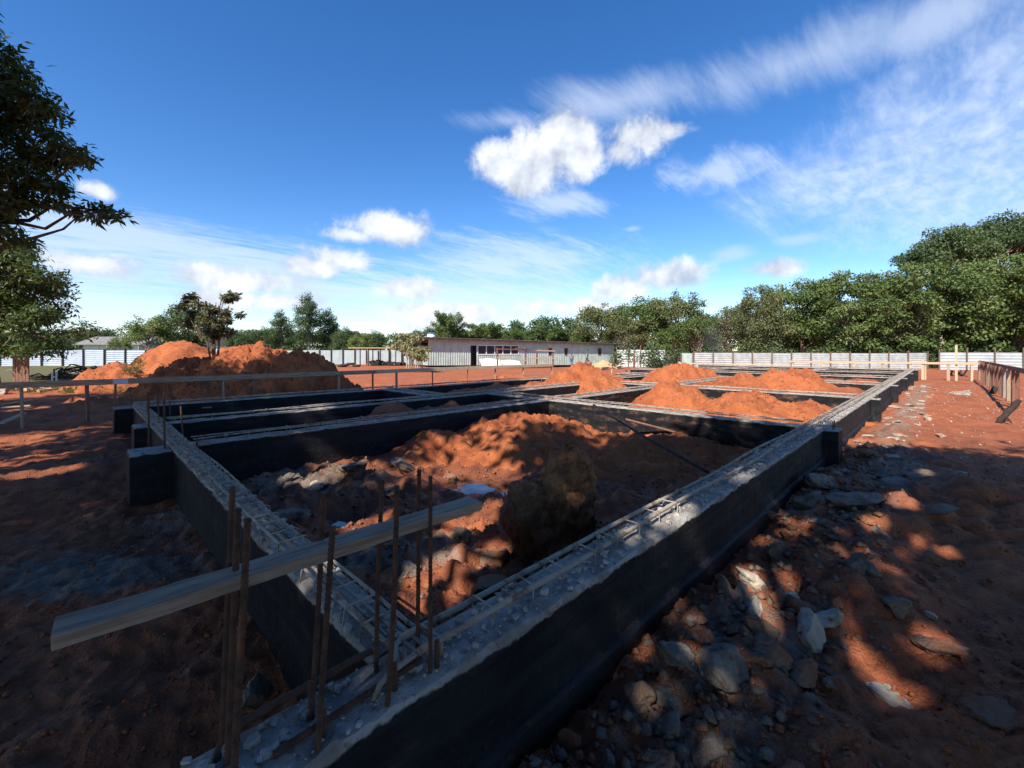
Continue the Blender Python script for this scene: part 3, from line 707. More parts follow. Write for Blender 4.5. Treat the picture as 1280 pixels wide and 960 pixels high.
# ------------------------------------------------------------------ rocks, slabs and boulder
def rock_mesh(name, seed, mat, sub=4, angular=0.5, flat=1.0, rough=0.22):
    bm = bmesh.new(); bmesh.ops.create_icosphere(bm, subdivisions=sub, radius=1.0)
    v = np.array([p.co[:] for p in bm.verts]); f = np.array([[q.index for q in fc.verts] for fc in bm.faces]); bm.free()
    r = np.random.default_rng(seed); n0 = v.copy()
    v = v * (1 + 0.25 * noise3(v * 1.3 + seed, seed)[:, None])
    for k in range(int(12 * angular) + 3):                            # broken planes
        nrm = r.normal(size=3); nrm /= np.linalg.norm(nrm); c = r.uniform(0.30, 0.78)
        d = v @ nrm; over = np.maximum(d - c, 0); v = v - over[:, None] * nrm * 0.97
    a = noise3(v * 3.1 + seed, seed + 1) * .30 + noise3(v * 6.7 + seed, seed + 2) * .22 + (0.4 - np.abs(noise3(v * 11.0, seed + 3))) * .22 + noise3(v * 23.0, seed + 4) * .10
    v = v + n0 * (a * rough)[:, None]
    v[:, 2] *= flat
    return np_mesh(name, v, f, mat, False)
ROCKS = {}
for key in ('rock_grey', 'rock_red', 'rock_pale'):
    ROCKS[key] = [rock_mesh('rock', 10 * i + len(key), M[key], 4, 0.7, 1.0, 0.34) for i in range(4)]
    ROCKS[key + '_slab'] = [rock_mesh('slab', 10 * i + 3 + len(key), M[key], 4, 1.0, 0.34, 0.30) for i in range(3)]
def rock(px, py, wpx, hfrac, kind, label, group=None, name='rock', sink=0.3, z=None, yaw=None, asp=None, tilt=None):
    p = P(px, py, 0.0)
    for _ in range(3):
        zz = gz(p.x, p.y) if z is None else z; p = P(px, py, zz)
    d = latd(p.x, p.y)[1]; w = wpx / F * d / 2
    me = random.choice(ROCKS[kind]); o = ob(name, me)
    o.scale = (w, w * (asp or random.uniform(0.6, 0.9)), w * hfrac * (2.0 if 'slab' in kind else 1.0))
    o.location = (p.x, p.y, zz + w * hfrac * (1 - sink) * 0.35)
    o.rotation_euler = ((tilt if tilt is not None else random.uniform(-.35, .35)), random.uniform(-.3, .3), random.uniform(0, 6.28) if yaw is None else yaw)
    return tag(o, label, 'slab' if 'slab' in kind else 'rock', group)
B1 = 'broken rubble beside the long beam'
rock(912, 838, 92, 0.55, 'rock_grey_slab', 'large tilted grey concrete slab in the rubble beside the near beam', B1, 'concrete_slab', yaw=0.4, tilt=0.35)
rock(845, 828, 56, 0.75, 'rock_grey', 'angular grey block left of the large tilted slab', B1)
rock(880, 950, 74, 0.6, 'rock_grey', 'grey rock cut by the bottom edge of the photo', B1)
rock(672, 955, 26, 0.6, 'rock_pale', 'small pale rock at the bottom edge by the beam foot', B1)
rock(1120, 762, 66, 0.6, 'rock_grey', 'bluish grey rock alone on the bare ground at the right', B1)
rock(1165, 772, 34, 0.45, 'rock_pale', 'small pale stone right of the bluish grey rock', B1)
rock(905, 752, 62, 0.8, 'rock_red', 'reddish rock on top of the rubble beside the near beam', B1)
rock(952, 790, 60, 0.7, 'rock_red', 'red-brown rock behind the large tilted slab', B1)
rock(985, 752, 62, 0.55, 'rock_pale_slab', 'sunlit pale slab in the rubble', B1, 'concrete_slab', yaw=-0.5)
rock(940, 728, 50, 0.6, 'rock_pale', 'sunlit pale lump at the top of the rubble', B1)
rock(1025, 775, 58, 0.4, 'rock_pale_slab', 'pale slab at the right end of the rubble', B1, 'concrete_slab')
rock(1010, 850, 60, 0.5, 'rock_red', 'dark red lump in front of the pale slabs', B1)
rock(1105, 868, 66, 0.35, 'rock_pale_slab', 'sunlit pale slab lying flat at the lower right', B1, 'concrete_slab')
rock(1172, 815, 62, 0.45, 'rock_red', 'ochre lump at the right with a dark crack', B1)
rock(1238, 900, 80, 0.4, 'rock_red', 'orange-brown lump on the low ridge at the right edge', B1)
rock(830, 915, 64, 0.6, 'rock_grey', 'grey lump at the foot of the near beam', B1)
rock(800, 880, 46, 0.9, 'rock_red', 'upright brown stone leaning on the foot of the near beam', B1)
rock(1080, 712, 40, 0.6, 'rock_grey', 'dark upright stone above the bluish grey rock', B1)
rock(1075, 628, 100, 0.30, 'rock_grey_slab', 'long grey slab in the debris below the first pier', B1, 'concrete_slab', yaw=-0.3)
rock(1125, 610, 74, 0.35, 'rock_grey_slab', 'squared grey slab in the debris right of the first pier', B1, 'concrete_slab', yaw=0.2)
rock(1030, 606, 74, 0.4, 'rock_grey_slab', 'grey slab at the foot of the first pier', B1, 'concrete_slab')
rock(1010, 628, 52, 0.5, 'rock_grey', 'rounded grey stone left of the debris slabs', B1)
rock(1165, 640, 62, 0.35, 'rock_grey_slab', 'dark slab at the right end of the debris by the pier', B1, 'concrete_slab')
rock(975, 690, 46, 0.6, 'rock_red', 'brown stone between the debris slabs and the rubble', B1)
rock(958, 648, 40, 0.6, 'rock_grey', 'grey stone touching the foot of the beam before the pier', B1)
rock(1198, 592, 26, 0.3, 'rock_pale', 'small pale stone on the shaded path', B1)
rock(1160, 525, 14, 0.8, 'rock_pale', 'small pointed pale stone in the sun just past the shadow edge', B1)
rock(1200, 492, 46, 0.12, 'rock_pale_slab', 'flat cream slab lying on the sunny path', B1, 'concrete_slab', yaw=-0.78, tilt=0.02)
# small pieces of the rubble, alike
for i in range(130):
    u = 1.3 + 7.7 * random.random() ** 1.4; vv = random.gauss(0.84, 0.24)
    if vv > 1.2: continue
    k = random.choice(['rock_grey', 'rock_red', 'rock_red', 'rock_red_slab', 'rock_grey_slab', 'rock_red_slab', 'rock_pale_slab'])
    o = ob('rubble_piece', random.choice(ROCKS[k])); s = 0.03 + 0.11 * random.random() ** 2
    o.scale = (s, s * random.uniform(.6, 1), s * random.uniform(.6, 1) * (2 if 'slab' in k else 1)); o.location = (u, vv, gz(u, vv) + s * 0.08)
    o.rotation_euler = (random.uniform(-.5, .5), random.uniform(-.5, .5), random.uniform(0, 6.3))
    tag(o, 'fist sized piece of broken rubble along the near beam', 'rubble', 'small rubble along the near beam')
for i in range(46):
    u = random.uniform(9, 30); vv = random.gauss(0.72, 0.30)
    o = ob('cement_lump', random.choice(ROCKS['rock_pale_slab'])); s = random.uniform(0.08, 0.22)
    o.scale = (s, s * random.uniform(.6, 1), s * random.uniform(.5, .9)); o.location = (u, min(vv, 1.15), gz(u, vv) + s * 0.05)
    o.rotation_euler = (random.uniform(-.2, .2), random.uniform(-.2, .2), random.uniform(0, 6.3))
    tag(o, 'pale lump of spilt cement along the sunny part of the long beam', 'cement lump', 'cement lumps along the long beam')
# clay lumps and slabs in the pit
B2 = 'grey clay lumps in the near pit'
rock(440, 592, 70, 0.5, 'rock_grey', 'broad grey clay lump catching sun below the nearest cross beam', B2, 'clay_lump')
rock(345, 612, 56, 0.5, 'rock_grey', 'dark grey clay lump beside the left beam', B2, 'clay_lump')
rock(505, 582, 54, 0.35, 'rock_grey_slab', 'curled dark slab on the clay lumps', B2, 'clay_slab')
rock(512, 555, 32, 0.4, 'rock_pale_slab', 'small pale slab where the clay meets the orange mound', B2, 'clay_slab', tilt=0.1)
rock(490, 616, 50, 0.35, 'rock_grey', 'rounded grey lump behind the small puddles', B2, 'clay_lump')
rock(395, 612, 60, 0.35, 'rock_pale', 'sunlit pale clay lump', B2, 'clay_lump')
rock(575, 676, 48, 0.75, 'rock_grey', 'round grey lump behind the right end of the plank', B2, 'clay_lump')
rock(478, 668, 44, 0.45, 'rock_pale', 'pale clay lump behind the middle of the plank', B2, 'clay_lump')
rock(510, 720, 50, 0.5, 'rock_grey', 'dark grey lump under the plank between the bars', B2, 'clay_lump')
rock(370, 650, 70, 0.4, 'rock_grey', 'grey lump close to the left beam cage', B2, 'clay_lump')
rock(560, 601, 30, 0.7, 'rock_red', 'dark red clod between the puddles', B2, 'earth_clod')
rock(620, 700, 70, 0.5, 'rock_red', 'ochre clod at the left foot of the boulder', B2, 'earth_clod')
rock(605, 745, 90, 0.4, 'rock_red', 'ochre earth lump inside the near corner of the pit', B2, 'earth_clod')
rock(680, 715, 60, 0.4, 'rock_grey', 'dark clod at the front foot of the boulder', B2, 'earth_clod')
# left ground
B3 = 'lumps on the left bank'
rock(100, 503, 20, 0.9, 'rock_pale', 'round sunlit stone left of the pale blue tag', B3)
rock(123, 490, 18, 0.8, 'rock_pale', 'sunlit stone just under the left rail', B3)
rock(122, 505, 18, 0.7, 'rock_red', 'ochre stone beside the round sunlit stone', B3)
rock(145, 474, 24, 0.6, 'rock_red', 'orange lump showing above the left rail', B3)
rock(4, 492, 18, 0.8, 'rock_pale', 'grey block at the left edge below the rail', B3)
rock(325, 866, 50, 1.0, 'rock_grey', 'grey lump in the dark hole beside the corner bars', B3, z=0.05)

def boulder():
    bm = bmesh.new(); bmesh.ops.create_icosphere(bm, subdivisions=6, radius=1.0)
    v = np.array([p.co[:] for p in bm.verts]); f = np.array([[q.index for q in fc.verts] for fc in bm.faces]); bm.free()
    # v: x = right, y = away, z = up ; a tall horn right of centre and a lower one at the left
    sg = lambda q, p: np.sign(q) * np.abs(q) ** p
    xn = sg(v[:, 0], .72); up = np.maximum(v[:, 2], 0)
    top = np.interp(xn, [-1, -.85, -.5, -.2, 0, .35, .6, .85, 1], [.62, .80, .70, .76, .92, 1.10, 1.0, .82, .55])
    out = np.stack([xn * .42 + .02 * up, sg(v[:, 1], .85) * .36 * (1 - .30 * up), np.where(v[:, 2] > 0, up ** .55 * top, v[:, 2] * .35)], -1)
    nrm = v; r = np.random.default_rng(12); mid = np.array([0, 0, .45])
    for k in range(11):                            # broken faces
        n_ = r.normal(size=3); n_[1] -= .5; n_[2] *= .6; n_ /= np.linalg.norm(n_); dd = (out - mid) @ n_; c = dd.max() * r.uniform(.66, .88)
        out = out - np.maximum(dd - c, 0)[:, None] * n_ * .95
    o_ = out
    a = noise3(o_ * 4.3 + 5, 3) * 0.055 + noise3(o_ * 8.1, 5) * 0.045 + (0.4 - np.abs(noise3(o_ * 14.0, 7))) * 0.065 + (0.4 - np.abs(noise3(o_ * 29.0, 8))) * 0.035 + noise3(o_ * 60.0, 9) * 0.016
    out = out + nrm * a[:, None]
    me = np_mesh('boulder', out, f, M['boulder'], False)
    p = P(690, 684, 0.0); o = ob('boulder', me, loc=(p.x, p.y, gz(p.x, p.y) - 0.02), rot=(0, 0, math.radians(-45)))
    tag(o, 'big dark earthy boulder standing in the near pit by the long beam', 'boulder')
boulder()

def clods(name, n, region, smin, smax, mat, label, seed, onto=None):      # uncountable crumbs
    r = np.random.default_rng(seed)
    base = np.array([[1, 0, 0], [-1, 0, 0], [0, 1, 0], [0, -1, 0], [0, 0, 1], [0, 0, -1]], dtype=float) * 0.5
    fc = np.array([[0, 2, 4], [2, 1, 4], [1, 3, 4], [3, 0, 4], [2, 0, 5], [1, 2, 5], [3, 1, 5], [0, 3, 5]])
    lat, d = region(r, n); x, y = S2 * (lat + d), S2 * (d - lat); z = ground(x, y)
    ok = ~(((y > RB0 - 0.02) & (y < RB1 + 0.02) & (x > 0.1)) | ((x > LB0 - .02) & (x < LB1 + .02) & (y > 1.3) & (y < 13)))
    x, y, z, d = x[ok], y[ok], z[ok], d[ok]; k = len(x)
    s = (smin + (smax - smin) * r.random(k) ** 3)
    V = base[None] * s[:, None, None] * r.uniform(0.6, 1.4, (k, 6, 3))
    a = r.uniform(0, 6.28, k); ca, sa = np.cos(a), np.sin(a)
    vx = V[..., 0] * ca[:, None] - V[..., 1] * sa[:, None]; vy = V[..., 0] * sa[:, None] + V[..., 1] * ca[:, None]
    V = np.stack([vx + x[:, None], vy + y[:, None], V[..., 2] * 0.8 + (z + s * 0.18)[:, None]], -1)
    f = (fc[None] + (np.arange(k) * 6)[:, None, None]).reshape(-1, 3)
    me = np_mesh(name, V.reshape(-1, 3), f, M[mat], False); return tag(ob(name, me), label, 'soil' if 'soil' in name else 'gravel', kind='stuff')
def fan(d0, d1, lo, hi):
    def reg(r, n):
        d = np.exp(r.uniform(math.log(d0), math.log(d1), n)); lat = r.uniform(lo, hi, n) * d; return lat, d
    return reg
clods('soil_crumbs', 9000, fan(1.2, 14, -1.2, 1.2), 0.006, 0.045, 'soil', 'loose red soil crumbs scattered over the ground', 5)
def bankreg(r, n):
    x = 1.1 + 9 * r.random(n) ** 1.5; y = r.normal(.85, .24, n); y = np.where(y > 1.24, 1.24 - (y - 1.24), y); return latd(x, y)
clods('gravel', 1500, bankreg, 0.012, 0.080, 'rock_grey', 'broken grey-brown rubble packed along the foot of the long beam', 16)
clods('soil_crumbs', 1600, bankreg, 0.012, 0.085, 'rock_red', 'red-brown clods packed along the foot of the long beam', 18)
clods('gravel', 900, fan(1.3, 14, 0.1, 1.2), 0.005, 0.030, 'rock_red', 'small brown stones scattered right of the long beam', 6)
def pitreg(r, n):
    x = r.uniform(1.1, 8, n); y = r.uniform(1.7, 6.7, n); return latd(x, y)
clods('soil_crumbs', 3500, pitreg, 0.008, 0.07, 'rock_red', 'reddish crumbs lying in the near pit', 7)
def sunpath(r, n):
    x = r.uniform(8, 34, n); y = r.uniform(-6, 1.2, n); return latd(x, y)
clods('gravel', 2000, sunpath, 0.012, 0.075, 'rock_pale', 'pale crumbs scattered over the sunny path', 8)
# lumps of mortar on the beam tops
def topcrumbs(r, n):
    pass
def beam_crumbs():
    r = np.random.default_rng(4); m = MB()
    for i in range(2200):
        if i < 1400: x, y = r.uniform(0.2, 9) ** 1.0, r.uniform(RB0 + 0.02, RB1 - 0.01)
        else: x, y = r.uniform(LB0 + 0.01, LB1 - 0.01), r.uniform(1.6, 9)
        s = 0.003 + 0.018 * r.random() ** 3
        m.box((x, y, 0.603 + s * 0.3), (s * 1.5, s * 1.2, s), Matrix.Rotation(r.uniform(0, 3), 3, 'Z'), s * 0.3)
    tag(m.build('mortar_crumbs', M['concrete']), 'grey mortar crumbs on the beam tops', 'gravel', kind='stuff')
beam_crumbs()

# steel pipe lying across the pit, from the brown beam towards the long beam
m = MB(); a = P(742, 506, 0.70); b = P(884, 590, 0.52)
m.tube([a, a.lerp(b, .33) - Vector((0, 0, .02)), a.lerp(b, .66) - Vector((0, 0, .025)), b], 0.018, 8)
tag(m.build('steel_pipe', M['timber_dark'], None, True), 'thin dark pole leaning from the brown cross beam down to the long beam', 'pole')
m = MB(); a = P(782, 524, 0.42); b = P(905, 556, 0.05); m.tube([a, a.lerp(b, .5), b], 0.022, 7)
tag(m.build('wooden_pole', M['timber_brown'], None, True), 'brown pole lying on the mound slope behind the thin dark pole', 'pole')

# charred log propped at the right
t = thing('charred_log', 'dark charred log propped at a slant on the sunny path at the right', 'log', P(1247, 530, 0.0))
b0 = P(1247, 529, 0.0); d0 = latd(b0.x, b0.y)[1]; b1 = PD(1274, 500, d0 - 0.1); m = MB()
pts = [b0.lerp(b1, k / 6) + Vector((random.uniform(-.02, .02), random.uniform(-.02, .02), 0)) for k in range(7)]
m.tube(pts, [.055, .07, .06, .075, .065, .07, .045], 9); part_world(m, 'log', M['timber_dark'], t)
m = MB(); m.tube([b0.lerp(b1, .35), PD(1264, 528, d0 - 0.25)], .018, 6); part_world(m, 'prop', M['timber_dark'], t)
m = MB(); a = P(1240, 492, 0.0); d1 = latd(a.x, a.y)[1]; m.tube([a, PD(1245, 484, d1)], .10, 7)
tag(m.build('charred_stump', M['timber_dark']), 'short dark stump standing by the right rail', 'stump')
m = MB(); c = P(1196, 470, 0.1)
for k in range(9): m.bar(c + Vector((random.uniform(-.4, .4), random.uniform(-.5, .5), 0)), c + Vector((random.uniform(-.4, .4), random.uniform(-.5, .5), random.uniform(.1, .45))), .07, .05)
tag(m.build('brushwood_heap', M['timber_dark']), 'heap of dark brushwood at the far end of the sunny path', 'brushwood')

# ------------------------------------------------------------------ batter rails
def rail(label, pts_boards, posts, mat_b='timber', mat_p='timber_brown', bw=0.05, bh=0.14, group=None, name='batter_rail'):
    o0 = Vector(pts_boards[0][0]); t = thing(name, label, 'rail', (o0.x, o0.y, 0))
    for a, b, mt in pts_boards:
        m = MB(); m.bar(Vector(a), Vector(b), bw, bh); part_world(m, 'board', M[mt], t, bevel=0.004)
    for (x, y, top, w, lean, mt) in posts:
        m = MB(); g = gz(x, y); m.bar((x, y, g - 0.3), (x + lean, y + random.uniform(-.02, .02), top), w, w * 0.8); part_world(m, 'post', M[mt], t)
    return t
RV = 15.0
def rx(px, v=RV):
    k = (px - 640) / F; return v * (1 + k) / (1 - k)
zr = 0.97
segs = [(-4.0, rx(141), 1.02, 1.0), (rx(137), rx(318), 1.0, 1.0), (rx(316), rx(472), 1.0, 1.0), (rx(470), rx(602), 1.0, 1.02), (rx(600), rx(690), 1.02, 1.0)]
bd = [((a, RV + (0.0 if i % 2 else .01), z0), (b, RV + (0.01 if i % 2 else 0), z1), 'timber' if i < 3 else 'timber_pale') for i, (a, b, z0, z1) in enumerate(segs)]
pp = [(rx(q), RV + 0.06, zr + random.uniform(-.06, .05), random.choice((.05, .06, .07)), random.uniform(-.03, .03), random.choice(('timber', 'timber_brown', 'timber_brown'))) for q in (-40, 28, 110, 143, 205, 280, 390, 425, 467, 497, 542, 585, 620, 655, 690)]
pp.append((rx(320), RV + 0.07, .96, .11, 0, 'timber_brown'))
lr = rail('long low timber rail across the left in front of the big mound', bd, pp)
m = MB(); a = rx(141); b = rx(160); m.bar((a, RV - 0.03, 1.0), (b, RV - 0.03, 1.0), 0.012, 0.125); part_world(m, 'paper_tag', M['pale_blue'], lr)
# right-hand rail running away, and the cross rail at the far end
bd = [((18.0, -1.62, 1.22), (25.5, -1.66, 1.16), 'timber_brown'), ((25.4, -1.68, 1.16), (33.0, -1.7, 1.12), 'timber_brown'), ((32.9, -1.66, 1.12), (43.0, -1.7, 1.05), 'timber_brown')]
pp = [(20.2 + 1.55 * i + random.uniform(-.25, .25), -1.60, 1.17 - 0.005 * i + random.uniform(-.04, .02), random.uniform(.07, .11), random.uniform(-.18, .08), random.choice(('timber_brown', 'timber_brown', 'timber'))) for i in range(15)]
rail('brown timber rail on many posts along the right edge of the path', bd, pp, bw=0.06, bh=0.15)
bd = [((39.0, -1.5, .98), (39.0, 3.2, .96), 'timber_pale'), ((39.05, 3.1, .96), (39.0, 8.5, .93), 'timber_pale')]
pp = [(39.08, y, .95 + random.uniform(-.05, .08), .12, random.uniform(-.03, .03), 'timber_pale') for y in (-1.2, -0.2, 0.9, 1.6, 3.0, 4.6, 6.4, 8.3)]
pp.append((39.1, -0.55, 2.15, .11, 0.02, 'timber_pale')); pp.append((39.1, 1.0, 1.25, .14, 0, 'timber_pale'))
rail('pale cross rail with one tall post closing the far end of the path', bd, pp)
bd = [((39.5, 8.6, .62), (39.5, 17.5, .60), 'timber_pale')]
pp = [(39.56, y, .72 + random.uniform(-.1, .15), .10, 0, 'timber_pale') for y in (8.8, 10.6, 12.4, 14.2, 16, 17.4)]
rail('low pale rail in front of the boundary fence behind the far beams', bd, pp, bh=0.10)

# ------------------------------------------------------------------ corrugated boundary fences
def fence(label, a, b, z0, z1, h, n, post_h, mat='zinc', post_mat='bark', horiz=True, pitch=0.22, skip=()):
    a, b = Vector((*a[:2], 0)), Vector((*b[:2], 0)); L = (b - a).length; ang = math.atan2(b.y - a.y, b.x - a.x)
    t = thing('corrugated_fence', label, 'fence', (a.x, a.y, 0), ang, 'sheet metal fences round the site'); pw = L / n
    def sheet():
        m = MB()
        if horiz:
            k = max(4, int(h / pitch) * 4); prof = []
            for i in range(k + 1):
                zz = h * i / k; ph = i % 4; prof.append((0.0 if ph in (0, 1) else 0.035, zz))
            vs = [(x, y, z) for x in (0.006, pw - 0.006) for (y, z) in prof]; K = k + 1
            fs = [(i, i + K, i + K + 1, i + 1) for i in range(k)]
        else:
            k = int(pw / 0.15) * 2; vs = [(pw * i / k, 0.03 if i % 2 else 0.0, z) for z in (0, h) for i in range(k + 1)]; K = k + 1
            fs = [(i, i + 1, i + 1 + K, i + K) for i in range(k)]
        m.add(vs, fs); return m.mesh('panel', M[mat])
    sm = sheet()
    for i in range(n):
        if i in skip: continue
        zz = z0 + (z1 - z0) * (i + .5) / n + random.uniform(-.03, .03)
        ob('panel', sm, t, (pw * i, random.uniform(-.004, .004), zz), (random.uniform(-.012, .012), random.uniform(-.006, .006), 0))
    for i in range(n + 1):
        zz = z0 + (z1 - z0) * i / n; m = MB()
        m.bar((pw * i, -0.07, zz - 0.3), (pw * i + random.uniform(-.03, .03), -0.07, zz + post_h + random.uniform(-.1, .22)), .12, .10, (0, 1, 0)); m.build('post', M[post_mat], t)
    return t
fence('silver corrugated fence under the big trees right of the gap', W(21.2, 50.5), W(49.0, 51.0), -0.52, -0.55, 2.05, 12, 2.25)
fence('plain grey sheet gate closing the left end of the right-hand fence', W(19.6, 50.2), W(21.05, 50.4), -0.52, -0.52, 2.0, 1, 2.0, 'zinc_wall', horiz=False)
fence('horizontally ribbed white fence behind the right rail', W(49.4, 50.0), W(68.0, 46.5), -0.5, -0.4, 2.05, 7, 2.4, 'white_sheet', pitch=0.34)
fence('short fence stretch with slanting shadows between shed and gap', W(13.9, 57.5), W(19.8, 55.8), -0.55, -0.55, 2.45, 4, 2.8, 'zinc')
fence('low white fence behind the parked carport left of the shed', W(-30.2, 54.5), W(-12.4, 54.5), -0.25, -0.22, 2.05, 12, 2.05, 'white_sheet', 'timber_dark', False)
fence('white fence tinted bluish for shade at the far left under the dark tree', W(-57.5, 48.5), W(-41.5, 49.0), -0.15, -0.20, 2.05, 7, 2.1, 'shade_sheet', 'timber_dark')
fence('pale fence stretch hidden behind the orange mounds on the left', W(-41.3, 49.2), W(-30.4, 54.3), -0.20, -0.25, 2.05, 7, 2.1, 'white_sheet', 'timber_dark', False)

# ------------------------------------------------------------------ the site shed
SA, SB = W(-8.9, 46, 0), W(14.9, 63.0, 0)
def shed():
    L = (SB - SA).length; ang = math.atan2(SB.y - SA.y, SB.x - SA.x); dep = 5.0
    t = thing('site_shed', 'long low grey sheet metal shed with a shallow sloping roof', 'shed', (SA.x, SA.y, 0), ang)
    dirx = (SB - SA).normalized()
    def tx(px):                                   # where the line of sight of a pixel column meets the facade
        k = (px - 640) / F; best = 0; la, da = latd(SA.x, SA.y); lb_, db_ = latd(SB.x, SB.y)
        s = (k * da - la) / ((lb_ - la) - k * (db_ - da)); return s * L
    zb = lambda x: 0.20 - 0.50 * x / L
    H0, H1 = 2.72, 2.62                           # facade top (above z=0): left, right
    topz = lambda x: 3.02 - 0.42 * x / L
    def sheet(x0, x1, z0f, z1f, y=0.0):
        m = MB(); k = max(2, int((x1 - x0) / 0.14)); k += k % 2; vs = []
        for i in range(k + 1):
            x = x0 + (x1 - x0) * i / k; yy = y + (0.0 if i % 2 else -0.045)
            vs += [(x, yy, z0f(x) if callable(z0f) else z0f), (x, yy, z1f(x) if callable(z1f) else z1f)]
        m.add(vs, [(2 * i, 2 * i + 2, 2 * i + 3, 2 * i + 1) for i in range(k)]); return m
    cuts = [tx(535), tx(588), tx(595), tx(685), tx(690), tx(705), tx(709.5), tx(747), tx(751.5), tx(767)]
    wz0, wz1 = 1.12, 2.12
    # panels between openings
    def panels(x0, x1, lo, hi):
        n = max(1, round((x1 - x0) / 2.2))
        for i in range(n):
            sheet(x0 + (x1 - x0) * i / n, x0 + (x1 - x0) * (i + 1) / n - 0.01, lo, hi, random.uniform(-.01, .01)).build('wall_panel', M['zinc_wall'], t)
    wl, wr = tx(597), tx(648)
    panels(cuts[0], cuts[1], zb, topz); panels(cuts[2], wl, zb, topz); panels(wr, cuts[3], zb, topz)
    panels(wl, wr, zb, 1.28); panels(wl, wr, 2.42, topz)
    panels(cuts[1], cuts[2], 2.35, topz)
    panels(cuts[4], cuts[5], zb, topz); panels(cuts[6], cuts[7], zb, topz); panels(cuts[8], cuts[9], zb, topz)
    for a, b in ((3, 4), (5, 6), (7, 8)):
        panels(cuts[a], cuts[b], zb, wz0); panels(cuts[a], cuts[b], wz1, topz)
    # interior shell, end walls
    m = MB(); m.box((L / 2 + .2, 0.5, 1.1), (L - 1.6, 0.05, 2.9)); m.build('inner_partition', M['dark'], t)
    m = MB(); m.box((L / 2, dep, 1.2), (L, 0.06, 2.9)); m.build('rear_wall', M['zinc_wall'], t)
    for x, nm in ((cuts[0] + .02, 'end_wall'), (L - .25, 'end_wall')):
        m = MB(); m.add([(x, 0.03, zb(x)), (x, dep, zb(x)), (x, dep, 2.1 if x < 2 else 2.3), (x, 0.03, topz(x) - (.75 if x < 2 else .05))], [(0, 1, 2, 3)])
        m.build(nm, M['zinc_wall'], t)
    # roof with its overhang
    m = MB(); n = 100; vs = []
    for i in range(n + 1):
        x = -1.3 + (L + 1.9) * i / n; dz = 0.05 if i % 2 else 0
        for y, zo in ((-0.75, .16), (dep + .5, -.55)): vs += [(x, y, topz(max(0, x)) + zo + dz), (x, y, topz(max(0, x)) + zo + dz - .04)]
    fs = []
    for i in range(n):
        a = 4 * i; b = a + 4; fs += [(a, b, b + 2, a + 2), (a + 1, a + 3, b + 3, b + 1), (a, a + 1, b + 1, b), (a + 2, b + 2, b + 3, a + 3)]
    fs += [(0, 2, 3, 1), (4 * n, 4 * n + 1, 4 * n + 3, 4 * n + 2)]; m.add(vs, fs); rf = m.build('roof', M['roof'], t)
    m = MB(); m.bar((-1.25, -0.62, topz(0) + .02), (L + .5, -0.62, topz(L) + .02), .06, .14); m.build('fascia', M['roof'], rf)
    for i in range(9):
        x = L * (i + .3) / 9; m = MB(); m.bar((x, -0.7, topz(x) + .08), (x, dep, topz(x) - .5), .07, .10); m.build('rafter', M['timber_brown'], rf)
    # ribbon of white-framed panes
    wn = bpy.data.objects.new('window', None); C.objects.link(wn); wn.parent = t
    m = MB(); fr = .09
    for z in (1.33, 2.38): m.box(((wl + wr) / 2, -.02, z), (wr - wl, .10, .10))
    k = 5
    for i in range(k + 1): m.box((wl + (wr - wl) * i / k, -.022, 1.855), (fr, .096, .95))
    m.build('frame', M['white'], wn)
    for i in range(k):
        a = wl + (wr - wl) * i / k + fr / 2; b = wl + (wr - wl) * (i + 1) / k - fr / 2
        m = MB(); m.box(((a + b) / 2, .02, 1.855), (b - a, .012, .95)); m.build('pane', M['dark'], wn)
    for a, b in ((3, 4), (5, 6), (7, 8)):
        m = MB(); x0, x1 = cuts[a], cuts[b]
        for x in (x0 + .03, x1 - .03): m.box((x, -.03, (wz0 + wz1) / 2), (.06, .08, wz1 - wz0))
        for z in (wz0 + .03, wz1 - .03): m.box(((x0 + x1) / 2, -.032, z), (x1 - x0 - .12, .076, .06))
        w = m.build('window', M['timber'], t); m = MB(); m.box(((x0 + x1) / 2, .03, (wz0 + wz1) / 2), (x1 - x0 - .1, .012, wz1 - wz0 - .1)); m.build('pane', M['dark'], w)
    m = MB(); m.box(((cuts[1] + cuts[2]) / 2 - .3, .25, 1.2), (.05, .6, 2.2)); m.build('door', M['dark'], t)
    # tank on the roof and sheets against the wall
    p = SA + dirx * tx(547); d = latd(p.x, p.y)[1]
    tk = thing('water_tank', 'small white water tank with a blue lid on the shed roof', 'water tank', (p.x - dirx.y * 1.6, p.y + dirx.x * 1.6, 2.98))
    m = MB(); m.tube([(0, 0, 0), (0, 0, .35), (0, 0, .62)], [.42, .46, .43], 18); m.build('tank_body', M['white'], tk, True)
    m = MB(); m.tube([(0, 0, .62), (0, 0, .70), (0, 0, .78)], [.47, .45, .25], 18); m.build('lid', M['blue'], tk, True)
    m = MB(); m.box((0, 0, -.15), (.9, .9, .28)); m.build('stand', M['timber'], tk)
    nrm = Vector((dirx.y, -dirx.x, 0))
    for px0, px1, hh, lab in ((597, 622, .78, 'white sheet leaning against the shed under the window, left of the timber frame'), (624, 646, .62, 'white sheet leaning against the shed under the window, right one')):
        a = SA + dirx * tx(px0) + nrm * .9; b = SA + dirx * tx(px1) + nrm * .9; m = MB()
        up = Vector((0, 0, hh)) - nrm * .5; za = zb(tx(px0)) - .05
        vs = [a + Vector((0, 0, za)), b + Vector((0, 0, za)), b + up * .85 + Vector((0, 0, za)), a.lerp(b, .5) + up * 1.1 + Vector((0, 0, za)), a + up + Vector((0, 0, za))]
        vs += [v - nrm * .05 for v in vs]
        m.add(vs, [(0, 1, 2, 3, 4), (9, 8, 7, 6, 5)] + [(i, i + 5, (i + 1) % 5 + 5, (i + 1) % 5) for i in range(5)])
